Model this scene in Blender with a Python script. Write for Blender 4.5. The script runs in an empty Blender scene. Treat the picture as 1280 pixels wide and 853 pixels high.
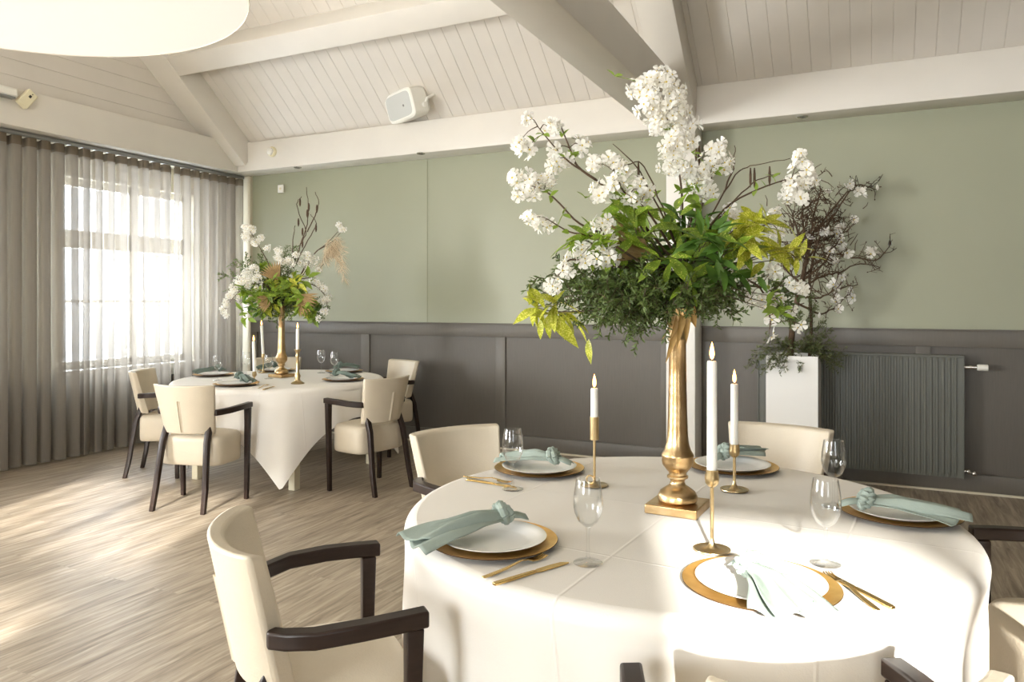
import bpy, math, random
import numpy as np
from mathutils import Vector, Matrix, Euler
random.seed(7)
R = math.radians
C = bpy.context.scene.collection
sc = bpy.context.scene

# ------------------------------------------------------------------ camera model
F, HY, YAW, H = 932.0, 379.4, 0.4496, 1.38
FW = Vector((-math.sin(YAW), math.cos(YAW), 0)); RT = Vector((math.cos(YAW), math.sin(YAW), 0)); UP = Vector((0, 0, 1))
EYE = Vector((0, 0, H))
def at(px, py, Z):                      # a picture point at distance Z in front of the lens
    return EYE + Z * (FW + (px - 640) / F * RT + (HY - py) / F * UP)
def on_z(px, py, z):                    # a picture point on a horizontal plane
    return at(px, py, (H - z) * F / (py - HY))
def on_y(px, py, y):
    r = FW + (px - 640) / F * RT + (HY - py) / F * UP
    return EYE + r * (y / r.y)
cam = bpy.data.cameras.new('camera'); co = bpy.data.objects.new('camera', cam); C.objects.link(co)
co.location = EYE; co.rotation_euler = (R(90), 0, YAW)
cam.sensor_width = 36; cam.lens = F / 1280 * 36; cam.shift_y = (HY - 426.5) / 1280; cam.clip_start = .05
sc.camera = co

# ------------------------------------------------------------------ materials
def lin(c):
    f = lambda v: v / 12.92 if v <= .04045 else ((v + .055) / 1.055) ** 2.4
    return tuple(f(v / 255) for v in c) + (1,)
def mat(name, rgb, rough=.5, metal=0, var=0, vscale=8, bump=0, bscale=40, stretch=(1, 1, 1), spec=.5, sub=0, rgb2=None, detail=4, transl=0, coat=0):
    m = bpy.data.materials.new(name); m.use_nodes = True; nt = m.node_tree; N = nt.nodes; L = nt.links
    p = N['Principled BSDF']; col = lin(rgb)
    p.inputs['Base Color'].default_value = col; p.inputs['Roughness'].default_value = rough; p.inputs['Metallic'].default_value = metal
    p.inputs['Specular IOR Level'].default_value = spec
    if coat: p.inputs['Coat Weight'].default_value = coat; p.inputs['Coat Roughness'].default_value = .15
    if sub: p.inputs['Subsurface Weight'].default_value = sub; p.inputs['Subsurface Radius'].default_value = (.01, .008, .006)
    if var or bump:
        tc = N.new('ShaderNodeTexCoord'); mp = N.new('ShaderNodeMapping'); mp.inputs['Scale'].default_value = stretch
        L.new(tc.outputs['Object'], mp.inputs['Vector'])
    if var:
        n = N.new('ShaderNodeTexNoise'); n.inputs['Scale'].default_value = vscale; n.inputs['Detail'].default_value = detail
        L.new(mp.outputs[0], n.inputs['Vector'])
        rp = N.new('ShaderNodeMapRange'); rp.inputs[1].default_value = .3; rp.inputs[2].default_value = .7; rp.inputs[3].default_value = 0; rp.inputs[4].default_value = 1
        L.new(n.outputs['Fac'], rp.inputs[0])
        mx = N.new('ShaderNodeMix'); mx.data_type = 'RGBA'
        c2 = lin(rgb2) if rgb2 else tuple(max(0, v * (1 - var)) for v in col[:3]) + (1,)
        mx.inputs[6].default_value = col; mx.inputs[7].default_value = c2
        L.new(rp.outputs[0], mx.inputs[0]); L.new(mx.outputs[2], p.inputs['Base Color'])
    if bump:
        n2 = N.new('ShaderNodeTexNoise'); n2.inputs['Scale'].default_value = bscale; n2.inputs['Detail'].default_value = 3
        L.new(mp.outputs[0], n2.inputs['Vector'])
        b = N.new('ShaderNodeBump'); b.inputs['Strength'].default_value = bump; b.inputs['Distance'].default_value = .01
        L.new(n2.outputs['Fac'], b.inputs['Height']); L.new(b.outputs[0], p.inputs['Normal'])
    if transl:
        t = N.new('ShaderNodeBsdfTranslucent'); t.inputs['Color'].default_value = col
        s = N.new('ShaderNodeMixShader'); s.inputs[0].default_value = transl
        L.new(p.outputs[0], s.inputs[1]); L.new(t.outputs[0], s.inputs[2]); L.new(s.outputs[0], N['Material Output'].inputs[0])
        if var: L.new(mx.outputs[2], t.inputs['Color'])
    return m
def glass_mat(name, tint=(.99, .995, .995, 1), lo=.03, hi=.9, power=2.6):
    m = bpy.data.materials.new(name); m.use_nodes = True; nt = m.node_tree; N = nt.nodes; L = nt.links
    N.remove(N['Principled BSDF'])
    t = N.new('ShaderNodeBsdfTransparent'); t.inputs[0].default_value = tint
    g = N.new('ShaderNodeBsdfGlossy'); g.inputs['Roughness'].default_value = .02
    lw = N.new('ShaderNodeLayerWeight'); lw.inputs[0].default_value = .5
    mm = N.new('ShaderNodeMath'); mm.operation = 'POWER'; mm.inputs[1].default_value = power; L.new(lw.outputs['Facing'], mm.inputs[0])
    ma = N.new('ShaderNodeMath'); ma.operation = 'MULTIPLY_ADD'; ma.inputs[1].default_value = hi - lo; ma.inputs[2].default_value = lo; L.new(mm.outputs[0], ma.inputs[0])
    s = N.new('ShaderNodeMixShader'); L.new(ma.outputs[0], s.inputs[0]); L.new(t.outputs[0], s.inputs[1]); L.new(g.outputs[0], s.inputs[2])
    L.new(s.outputs[0], N['Material Output'].inputs[0]); return m
def emit_mat(name, rgb, strength, base=None):
    m = bpy.data.materials.new(name); m.use_nodes = True; p = m.node_tree.nodes['Principled BSDF']
    p.inputs['Base Color'].default_value = lin(base or rgb); p.inputs['Emission Color'].default_value = lin(rgb); p.inputs['Emission Strength'].default_value = strength
    p.inputs['Roughness'].default_value = .6; return m
def sheer_mat(name, rgb, transp, transl):
    m = bpy.data.materials.new(name); m.use_nodes = True; nt = m.node_tree; N = nt.nodes; L = nt.links
    N.remove(N['Principled BSDF'])
    tc = N.new('ShaderNodeTexCoord'); mp = N.new('ShaderNodeMapping'); mp.inputs['Scale'].default_value = (60, 60, 1.5); L.new(tc.outputs['Object'], mp.inputs['Vector'])
    n = N.new('ShaderNodeTexNoise'); n.inputs['Scale'].default_value = 4; L.new(mp.outputs[0], n.inputs['Vector'])
    mx = N.new('ShaderNodeMix'); mx.data_type = 'RGBA'; c = lin(rgb); mx.inputs[6].default_value = c; mx.inputs[7].default_value = tuple(v * .82 for v in c[:3]) + (1,)
    L.new(n.outputs['Fac'], mx.inputs[0])
    d = N.new('ShaderNodeBsdfDiffuse'); tl = N.new('ShaderNodeBsdfTranslucent'); tr = N.new('ShaderNodeBsdfTransparent')
    L.new(mx.outputs[2], d.inputs[0]); L.new(mx.outputs[2], tl.inputs[0])
    a = N.new('ShaderNodeMixShader'); a.inputs[0].default_value = transl; L.new(d.outputs[0], a.inputs[1]); L.new(tl.outputs[0], a.inputs[2])
    b = N.new('ShaderNodeMixShader'); b.inputs[0].default_value = transp; L.new(a.outputs[0], b.inputs[1]); L.new(tr.outputs[0], b.inputs[2])
    L.new(b.outputs[0], N['Material Output'].inputs[0]); return m
def floor_mat():
    m = bpy.data.materials.new('oak_vinyl_planks'); m.use_nodes = True; nt = m.node_tree; N = nt.nodes; L = nt.links; p = N['Principled BSDF']
    tc = N.new('ShaderNodeTexCoord'); rot = N.new('ShaderNodeMapping'); rot.inputs['Rotation'].default_value = (0, 0, R(90)); L.new(tc.outputs['Object'], rot.inputs['Vector'])
    br = N.new('ShaderNodeTexBrick'); br.inputs['Scale'].default_value = 1; br.inputs['Brick Width'].default_value = 1.25; br.inputs['Row Height'].default_value = .185
    br.inputs['Mortar Size'].default_value = .0016; br.inputs['Mortar Smooth'].default_value = .3; br.offset = .37
    br.inputs['Color1'].default_value = (.25, .25, .25, 1); br.inputs['Color2'].default_value = (.75, .75, .75, 1); br.inputs['Mortar'].default_value = (0, 0, 0, 1)
    L.new(rot.outputs[0], br.inputs['Vector'])
    mp = N.new('ShaderNodeMapping'); mp.inputs['Scale'].default_value = (16, 1.1, 1); L.new(tc.outputs['Object'], mp.inputs['Vector'])
    ad = N.new('ShaderNodeVectorMath'); ad.operation = 'ADD'; L.new(mp.outputs[0], ad.inputs[0])
    sc_ = N.new('ShaderNodeVectorMath'); sc_.operation = 'SCALE'; sc_.inputs[3].default_value = 7; L.new(br.outputs['Color'], sc_.inputs[0]); L.new(sc_.outputs[0], ad.inputs[1])
    n = N.new('ShaderNodeTexNoise'); n.inputs['Scale'].default_value = 2.2; n.inputs['Detail'].default_value = 7; n.inputs['Roughness'].default_value = .62; n.inputs['Distortion'].default_value = .6
    L.new(ad.outputs[0], n.inputs['Vector'])
    cr = N.new('ShaderNodeValToRGB'); e = cr.color_ramp.elements
    e[0].position = .28; e[0].color = lin((104, 91, 76)); e[1].position = .72; e[1].color = lin((187, 174, 155))
    x = e.new(.5); x.color = lin((152, 138, 119)); L.new(n.outputs['Fac'], cr.inputs[0])
    mx = N.new('ShaderNodeMix'); mx.data_type = 'RGBA'; mx.blend_type = 'MULTIPLY'; mx.inputs[0].default_value = 1
    rp = N.new('ShaderNodeMapRange'); rp.inputs[1].default_value = 0; rp.inputs[2].default_value = .75; rp.inputs[3].default_value = .62; rp.inputs[4].default_value = 1.05
    L.new(br.outputs['Color'], rp.inputs[0]); L.new(cr.outputs[0], mx.inputs[6]); L.new(rp.outputs[0], mx.inputs[7])
    rp.inputs[1].default_value = -1.2
    L.new(mx.outputs[2], p.inputs['Base Color']); p.inputs['Roughness'].default_value = .42
    b = N.new('ShaderNodeBump'); b.inputs['Strength'].default_value = .15; b.inputs['Distance'].default_value = .004; L.new(n.outputs['Fac'], b.inputs['Height']); L.new(b.outputs[0], p.inputs['Normal'])
    return m
def spotted_mat(name, rgb, spot, thr):
    m = bpy.data.materials.new(name); m.use_nodes = True; nt = m.node_tree; N = nt.nodes; L = nt.links; p = N['Principled BSDF']
    tc = N.new('ShaderNodeTexCoord'); n = N.new('ShaderNodeTexNoise'); n.inputs['Scale'].default_value = 230; n.inputs['Detail'].default_value = 2; L.new(tc.outputs['Object'], n.inputs['Vector'])
    cr = N.new('ShaderNodeValToRGB'); e = cr.color_ramp.elements; e[0].position = thr; e[0].color = lin(rgb); e[1].position = thr + .06; e[1].color = lin(spot)
    L.new(n.outputs['Fac'], cr.inputs[0])
    n2 = N.new('ShaderNodeTexNoise'); n2.inputs['Scale'].default_value = 22; L.new(tc.outputs['Object'], n2.inputs['Vector'])
    hs = N.new('ShaderNodeHueSaturation'); L.new(cr.outputs[0], hs.inputs['Color'])
    rp = N.new('ShaderNodeMapRange'); rp.inputs[1].default_value = .3; rp.inputs[2].default_value = .7; rp.inputs[3].default_value = .55; rp.inputs[4].default_value = 1.3; L.new(n2.outputs['Fac'], rp.inputs[0]); L.new(rp.outputs[0], hs.inputs['Value'])
    L.new(hs.outputs[0], p.inputs['Base Color']); p.inputs['Roughness'].default_value = .35
    t = N.new('ShaderNodeBsdfTranslucent'); L.new(hs.outputs[0], t.inputs[0]); s = N.new('ShaderNodeMixShader'); s.inputs[0].default_value = .3
    L.new(p.outputs[0], s.inputs[1]); L.new(t.outputs[0], s.inputs[2]); L.new(s.outputs[0], N['Material Output'].inputs[0]); return m

M = dict(
    cream=mat('cream_paint', (227, 222, 213), .45, var=.04, vscale=3),
    boards=mat('cream_boards', (222, 216, 207), .5, var=.06, vscale=3),
    green=mat('sage_green_paint', (161, 163, 140), .42, var=.05, vscale=1.2),
    green_joint=mat('sage_joint', (140, 143, 118), .5),
    taupe=mat('taupe_wainscot', (98, 92, 83), .42, var=.08, vscale=14, stretch=(6, 6, .6)),
    taupe2=mat('taupe_panel', (94, 88, 80), .45, var=.10, vscale=14, stretch=(8, 8, .5)),
    beige=mat('beige_paint', (205, 197, 176), .5, var=.03, vscale=2),
    white=mat('white_paint', (236, 233, 226), .35),
    white_box=mat('white_lacquer', (226, 224, 219), .3),
    floor=floor_mat(),
    rad=mat('grey_green_radiator', (100, 101, 93), .4, var=.05, vscale=5),
    chrome=mat('chrome', (205, 202, 196), .2, 1),
    dark=mat('dark_metal', (40, 38, 36), .4),
    leather=mat('cream_leather', (207, 195, 174), .42, var=.06, vscale=9, bump=.12, bscale=160),
    wood=mat('dark_stained_wood', (46, 32, 25), .38, spec=.3, var=.35, vscale=12, stretch=(1, 1, 6)),
    cloth=mat('white_linen', (243, 238, 230), .75, var=.02, vscale=5, bump=.1, bscale=300, transl=.12),
    tableleg=mat('cream_table_leg', (214, 206, 180), .45),
    gold=mat('gold_glaze', (236, 192, 110), .3, .75, var=.2, vscale=30, rgb2=(220, 170, 88)),
    goldrim=mat('dark_gold_edge', (82, 52, 22), .4, .5),
    china=mat('white_china', (240, 238, 234), .18),
    napkin=mat('sage_linen', (156, 168, 158), .8, var=.07, vscale=40, bump=.2, bscale=400, transl=.1),
    napkin2=mat('grey_green_linen', (112, 126, 116), .8, var=.1, vscale=40, bump=.2, bscale=400, transl=.1),
    cutlery=mat('brushed_gold', (222, 188, 122), .25, 1),
    brass=mat('aged_brass', (206, 182, 138), .28, 1, var=.2, vscale=18, bump=.05, bscale=60),
    vase=mat('antique_gold', (212, 186, 144), .3, 1, var=.4, vscale=14, rgb2=(178, 142, 92), bump=.1, bscale=50),
    wax=mat('white_wax', (245, 242, 234), .4, sub=.3),
    wick=mat('black_wick', (30, 25, 22), .9),
    flame=emit_mat('candle_flame', (255, 178, 84), 8),
    glass=glass_mat('clear_glass'),
    pane=glass_mat('window_glass', hi=.4),
    petal=mat('white_petal', (250, 248, 242), .6, transl=.35),
    petal2=mat('cream_petal', (240, 233, 206), .6, transl=.3),
    pollen=mat('yellow_centre', (214, 190, 84), .7),
    bark=mat('brown_bark', (92, 70, 50), .8, var=.4, vscale=60),
    twig=mat('grey_brown_twig', (96, 82, 62), .8, var=.35, vscale=60),
    yew=mat('dark_conifer', (100, 120, 58), .5, var=.45, vscale=30, transl=.15),
    fir=mat('olive_conifer', (98, 108, 60), .5, var=.4, vscale=30, transl=.15),
    leaf=spotted_mat('spotted_leaf', (126, 154, 46), (218, 218, 104), .6),
    leafy=spotted_mat('yellow_leaf', (178, 184, 48), (226, 222, 110), .52),
    leafd=mat('deep_green_leaf', (98, 138, 54), .35, var=.4, vscale=25, transl=.25),
    leafl=mat('light_green_leaf', (148, 176, 66), .4, var=.25, vscale=25, transl=.3),
    palm=mat('dried_palm', (176, 146, 98), .7, var=.3, vscale=40, transl=.2),
    pampas=mat('pale_dried_plume', (226, 212, 186), .8, transl=.3),
    ribbon=mat('gold_dried_leaf', (176, 140, 78), .5, .3, var=.3, vscale=30),
    foam=mat('dark_green_foam', (40, 52, 34), .9),
    curtain=sheer_mat('taupe_sheer', (168, 160, 149), .34, .45),
    header=sheer_mat('curtain_heading', (118, 107, 92), .03, .15),
    lamp=emit_mat('lamp_diffuser', (255, 249, 240), .16, (240, 238, 232)),
    shade=mat('lamp_shade_fabric', (232, 226, 214), .8, transl=.2),
    ground=mat('pale_ground', (205, 208, 212), .9),
    plastic=mat('white_plastic', (238, 236, 228), .35),
    creamplastic=mat('cream_plastic', (232, 224, 192), .4),
    grille=mat('speaker_grille', (196, 197, 192), .6, bump=.3, bscale=700),
    rail=mat('grey_aluminium', (150, 150, 148), .35, .8),
    soil=mat('dark_soil', (48, 38, 28), .95),
)

# ------------------------------------------------------------------ mesh helper
class MB:
    def __init__(s): s.v = []; s.f = []; s.m = []
    def add(s, vs, fs, mi=0):
        b = len(s.v); s.v.extend([tuple(v) for v in vs]); s.f.extend([tuple(b + i for i in f) for f in fs]); s.m.extend([mi] * len(fs)); return s
    def box(s, lo, hi, mi=0, mtx=None):
        (a, b, c), (d, e, f) = lo, hi
        vs = [(a, b, c), (d, b, c), (d, e, c), (a, e, c), (a, b, f), (d, b, f), (d, e, f), (a, e, f)]
        if mtx: vs = [mtx @ Vector(v) for v in vs]
        return s.add(vs, [(0, 3, 2, 1), (4, 5, 6, 7), (0, 1, 5, 4), (1, 2, 6, 5), (2, 3, 7, 6), (3, 0, 4, 7)], mi)
    def hexa(s, vs, mi=0):
        return s.add(vs, [(0, 3, 2, 1), (4, 5, 6, 7), (0, 1, 5, 4), (1, 2, 6, 5), (2, 3, 7, 6), (3, 0, 4, 7)], mi)
    def lathe(s, prof, n=32, mi=0, o=(0, 0, 0), close=False):
        b = []
        for r, z in prof:
            for k in range(n):
                a = 2 * math.pi * k / n; b.append((o[0] + r * math.cos(a), o[1] + r * math.sin(a), o[2] + z))
        fs = []
        for i in range(len(prof) - 1):
            for k in range(n):
                k2 = (k + 1) % n; fs.append((i * n + k, i * n + k2, (i + 1) * n + k2, (i + 1) * n + k))
        s.add(b, fs, mi)
        return s
    def tube(s, pts, rad, n=6, mi=0, caps=True):
        pts = [Vector(p) for p in pts]
        if not hasattr(rad, '__len__'): rad = [rad] * len(pts)
        vs = []; up = None
        for i, p in enumerate(pts):
            t = (pts[min(i + 1, len(pts) - 1)] - pts[max(i - 1, 0)])
            if t.length < 1e-9: t = Vector((0, 0, 1))
            t.normalize()
            if up is None: up = t.orthogonal().normalized()
            up = (up - t * up.dot(t)); up = up.normalized() if up.length > 1e-6 else t.orthogonal().normalized()
            w = t.cross(up)
            for k in range(n):
                a = 2 * math.pi * k / n; vs.append(p + (up * math.cos(a) + w * math.sin(a)) * rad[i])
        fs = []
        for i in range(len(pts) - 1):
            for k in range(n):
                k2 = (k + 1) % n; fs.append((i * n + k, i * n + k2, (i + 1) * n + k2, (i + 1) * n + k))
        if caps: fs.append(tuple(range(n - 1, -1, -1))); fs.append(tuple((len(pts) - 1) * n + k for k in range(n)))
        return s.add(vs, fs, mi)
    def sweep(s, rings, mi=0, caps=True):
        n = len(rings[0]); vs = [v for r in rings for v in r]; fs = []
        for i in range(len(rings) - 1):
            for k in range(n):
                k2 = (k + 1) % n; fs.append((i * n + k, i * n + k2, (i + 1) * n + k2, (i + 1) * n + k))
        if caps: fs.append(tuple(range(n - 1, -1, -1))); fs.append(tuple((len(rings) - 1) * n + k for k in range(n)))
        return s.add(vs, fs, mi)
    def grid(s, P, mi=0):
        h, w = len(P), len(P[0]); vs = [v for r in P for v in r]
        return s.add(vs, [(i * w + j, i * w + j + 1, (i + 1) * w + j + 1, (i + 1) * w + j) for i in range(h - 1) for j in range(w - 1)], mi)
    def ball(s, c, r, n=8, mi=0):
        c = Vector(c); r = r if hasattr(r, '__len__') else (r, r, r); vs = []; k = n // 2 + 1
        P = [[(c.x + r[0] * math.sin(math.pi * i / k) * math.cos(2 * math.pi * j / n), c.y + r[1] * math.sin(math.pi * i / k) * math.sin(2 * math.pi * j / n), c.z + r[2] * math.cos(math.pi * i / k)) for j in range(n)] for i in range(k + 1)]
        return s.sweep(P[::-1], mi, caps=False)
    def build(s, name, mats, parent=None, loc=None, rz=0, smooth=True, bevel=0, solid=0, subsurf=0, origin=None, angle=40):
        if not isinstance(mats, (list, tuple)): mats = [mats]
        vs = s.v
        if origin is not None:
            ox, oy, oz = origin; vs = [(x - ox, y - oy, z - oz) for x, y, z in vs]; loc = origin
        me = bpy.data.meshes.new(name); me.from_pydata(vs, [], s.f); me.update()
        for m in mats: me.materials.append(m)
        if len(mats) > 1: me.polygons.foreach_set('material_index', s.m)
        o = bpy.data.objects.new(name, me); C.objects.link(o)
        if parent: o.parent = parent
        if loc is not None: o.location = loc
        o.rotation_euler = (0, 0, rz)
        if smooth:
            me.polygons.foreach_set('use_smooth', [True] * len(me.polygons))
            me.set_sharp_from_angle(angle=R(angle))
        if solid:
            d = o.modifiers.new('thick', 'SOLIDIFY'); d.thickness = solid; d.offset = 0
        if bevel:
            d = o.modifiers.new('edge', 'BEVEL'); d.width = bevel; d.segments = 3; d.limit_method = 'ANGLE'; d.angle_limit = R(40)
            me.polygons.foreach_set('use_smooth', [True] * len(me.polygons))
        if subsurf:
            d = o.modifiers.new('round', 'SUBSURF'); d.levels = d.render_levels = subsurf
        return o
def thing(name, label, cat, loc=(0, 0, 0), rz=0, group=None):
    o = bpy.data.objects.new(name, None); C.objects.link(o); o.location = loc; o.rotation_euler = (0, 0, rz)
    o.empty_display_size = .05
    return tag(o, label, cat, group)
def tag(o, label, cat, group=None):
    o['label'] = label; o['category'] = cat
    if group: o['group'] = group
    return o
def struct(o): o['kind'] = 'structure'; return o
def dup(root, loc, rz, label, group=None):
    r = root.copy(); C.objects.link(r); r.location = loc; r.rotation_euler = (0, 0, rz); r['label'] = label
    if group: r['group'] = group
    for ch in list(root.children):
        c = ch.copy(); C.objects.link(c); c.parent = r
        for g in list(ch.children):
            d = g.copy(); C.objects.link(d); d.parent = c
    return r

# ------------------------------------------------------------------ room shell
YB, YBEAM, ZB, ZT = 6.35, 6.07, 2.824, 3.134       # back wall, beam face, beam bottom and top
XW, XBEAM, XG = -6.76, -6.275, -6.44               # window wall, beam face, gable cladding
YF, XR = -2.87, 4.2                                # front wall, right wall
MS = .85; SU = Vector((0, -1, MS)).normalized(); SN = Vector((0, -MS, -1)).normalized()
S0 = Vector((0, 6.12, 3.13))
def S(x, s, o=0):
    p = S0 + SU * s + SN * o; return (x, p.y, p.z)
struct(MB().box((XW - .3, YF - .3, -.1), (XR + .3, YB + .3, 0)).build('floor', M['floor'], smooth=False))
struct(MB().box((XW, YB, 0), (XR, YB + .2, 3.2)).build('wall_back', M['green'], smooth=False))
struct(MB().box((XR, YF, 0), (XR + .2, YB + .2, 4.8)).build('wall_right', M['taupe'], smooth=False))  # out of view; dark colour chosen to cut light bouncing from this side
WIN_L = [(4.42, 5.9), (2.0, 3.45), (-1.9, .7)]  # last opening is unseen, added so that light falls off to the right
def wall_open(axis, c0, c1, a0, a1, z1, holes, name, m):     # wall slab with rectangular holes (a0..a1, sill..head)
    mb = MB(); hs = sorted(holes); cur = a0
    def bx(p, q, zlo, zhi):
        if q - p < 1e-6 or zhi - zlo < 1e-6: return
        if axis == 'x': mb.box((c0, p, zlo), (c1, q, zhi))
        else: mb.box((p, c0, zlo), (q, c1, zhi))
    for h0, h1, s0, s1 in hs:
        bx(cur, h0, 0, z1); bx(h0, h1, 0, s0); bx(h0, h1, s1, z1); cur = h1
    bx(cur, a1, 0, z1)
    return struct(mb.build(name, m, smooth=False))
SILL, HEAD, TR0, TR1 = .755, 2.57, 1.91, 2.08
wall_open('x', XW - .25, XW, YF - .2, YB + .2, 3.3, [(a, b, SILL, HEAD) for a, b in WIN_L], 'wall_left', M['beige'])
WIN_F = [(-3.25, -1.45), (1.15, 2.75)]; HEAD_F = [2.67, 2.76]
wall_open('y', YF - .2, YF, XW, XR, 4.8, [(a, b, SILL, h) for (a, b), h in zip(WIN_F, HEAD_F)], 'wall_front', M['beige'])
wn = 0
def window(axis, c, a, b, mull, bars=(1.40,), HEAD=HEAD, slim=()):
    global wn; wn += 1
    fr = MB(); d = .04
    def bx(p, q, z0, z1, dd=d):
        if axis == 'x': fr.box((c - dd, p, z0), (c + dd, q, z1))
        else: fr.box((p, c - dd, z0), (q, c + dd, z1))
    bx(a, a + .07, SILL, HEAD); bx(b - .07, b, SILL, HEAD); bx(a, b, SILL, SILL + .07); bx(a, b, HEAD - .07, HEAD)
    bx(a, b, TR0, TR1)
    for m0 in mull: bx(m0 - .06, m0 + .06, SILL, HEAD)
    for m0 in slim: bx(m0 - .032, m0 + .032, SILL, HEAD, .02)  # thin unseen bars, added only to break the sun patches into streaks
    for z in bars: bx(a, b, z - .012, z + .012, .015)
    o = struct(fr.build('window_%d' % wn, M['white'], smooth=False))
    g = MB()
    if axis == 'x': g.box((c - .003, a + .02, SILL + .02), (c + .003, b - .02, HEAD - .02))
    else: g.box((a + .02, c - .003, SILL + .02), (b - .02, c + .003, HEAD - .02))
    g.build('pane', M['pane'], o, smooth=False)
    s = MB()
    if axis == 'x': s.box((c + .04, a - .08, SILL - .05), (XW + .12, b + .08, SILL)); s.box((XW, a - .08, SILL - .13), (XW + .03, b + .08, SILL - .05))
    else: s.box((a - .08, c + .04, SILL - .05), (b + .08, YF + .16, SILL))
    s.build('sill', M['white'], o, smooth=False)
for (a, b), ml in zip(WIN_L, ([5.24], [2.75], [-.6])): window('x', XW - .14, a, b, ml)
for (a, b), h, streak_bars in zip(WIN_F, HEAD_F, ((-3.0, -2.75, -2.55, -2.1, -1.92, -1.7), ())): window('y', YF - .1, a, b, [(a + b) / 2], HEAD=h, slim=streak_bars)  # added bars stand in for curtain folds that streak the sun
struct(MB().box((-40, -40, -.35), (40, 40, -.12)).build('ground', M['ground'], smooth=False))

# wall beams along window wall and back wall
def trim(mb, name, m=None, bevel=.006): return struct(mb.build(name, m or M['cream'], smooth=False, bevel=bevel))
trim(MB().box((XW, YF, ZB), (XBEAM, YBEAM, ZT)), 'trim_1')
trim(MB().box((XW, YBEAM, ZB), (XR, YB, ZT)), 'trim_2')
# sloped ceiling with V-jointed boards running up the slope
mb = MB(); bw = .137; g = .0032; x = XG; ring0 = []; ring1 = []
while x < XR:
    for (dx, o) in ((0, .0045), (g, 0), (bw - g, 0)):
        ring0.append(S(x + dx, -.16, -o)); ring1.append(S(x + dx, 2.3, -o))
    x += bw
mb.grid([ring0, ring1]); struct(mb.build('ceiling', M['boards'], smooth=False))
top = S(0, 2.3)
struct(MB().box((XG - .1, YF, top[2]), (XR, top[1] + .02, top[2] + .1)).build('ceiling_flat', M['boards'], smooth=False))  # unseen flat cap under the pitched roof, added to bounce light
# boarded gable above the window beam
mb = MB(); A = []; B = []; z = 3.0
while z < 4.75:
    for (dz, o) in ((0, .0055), (g, 0), (bw - g, 0)):
        A.append((XG - o, YF, z + dz)); B.append((XG - o, YB, z + dz))
    z += bw
mb.grid([A, B]); struct(mb.build('wall_gable', M['boards'], smooth=False))
RD = .245
def slope_beam(x0, x1, s0, s1, o0, o1, name):
    vs = [S(x0, s0, o1), S(x1, s0, o1), S(x1, s1, o1), S(x0, s1, o1), S(x0, s0, o0), S(x1, s0, o0), S(x1, s1, o0), S(x0, s1, o0)]
    return trim(MB().hexa(vs), name, bevel=.004)
slope_beam(XG, -6.13, -.1, 2.3, -.02, RD, 'trim_3')                 # rafter along the gable
slope_beam(-1.54, -1.275, -.1, 2.3, -.02, RD, 'trim_4')             # truss rafter
PS0 = 1.03; PS1 = 1.24
slope_beam(-6.13, -1.54, PS0, PS1, -.02, RD - .003, 'trim_5')       # purlin
slope_beam(-1.275, XR, PS0, PS1, -.02, RD - .003, 'trim_6')
trim(MB().box((-1.643, -1.2, ZB + .001), (-1.357, YBEAM + .02, ZT - .012)), 'trim_7')         # tie beam into the room
trim(MB().box((-1.522, YBEAM - .004, 0), (-1.285, YB - .005, ZB)), 'trim_8', M['white'])      # post at the back wall
trim(MB().box((XW, YB - .04, 0), (-6.335, YB, ZB)), 'trim_9', M['beige'], .003)               # corner strip
# wainscot on the back wall: panel sheet, top rail, cap, stiles, baseboard, shoe
WA = -6.335
for k, (x0, x1) in enumerate(((WA, -1.522), (-1.285, XR))):
    struct(MB().box((x0, YB - .012, 0), (x1, YB, 1.185)).build('wainscot_panel', M['taupe2'], smooth=False))
    mb = MB().box((x0, YB - .03, 1.06), (x1, YB - .011, 1.18)); mb.box((x0, YB - .042, 1.178), (x1, YB, 1.19))
    trim(mb, 'wainscot_rail', M['taupe'], .002)
    trim(MB().box((x0, YB - .03, 0), (x1, YB - .011, .138)), 'baseboard_back', M['taupe'], .002)
    struct(MB().box((x0, YB - .045, 0), (x1, YB - .029, .014)).build('shoe_moulding', M['beige'], smooth=False))
for px0, px1 in ((311, 321), (451.5, 461.5), (619.5, 631.5), (825.8, 834), (877, 890.6), (1144.4, 1163.2)):
    x0 = on_y(px0, 450, YB - .03).x; x1 = on_y(px1, 450, YB - .03).x
    trim(MB().box((x0, YB - .03, .138), (x1, YB - .011, 1.06)), 'wainscot_stile', M['taupe'], .002)
# wainscot on the window wall
struct(MB().box((XW, YF, 0), (XW + .02, 4.34, .66)).build('wainscot_window_wall', M['taupe2'], smooth=False))
struct(MB().box((XW, 5.98, 0), (XW + .02, YB - .04, 1.185)).build('wainscot_corner', M['taupe2'], smooth=False))
struct(MB().box((XW, 4.34, 0), (XW + .02, 5.98, .66)).build('wainscot_under_window', M['taupe2'], smooth=False))
struct(MB().box((on_y(533.8, 300, YB).x, YB - .002, 1.19), (on_y(534.8, 300, YB).x, YB, ZB)).build('wall_joint', M['green_joint'], smooth=False))

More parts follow.
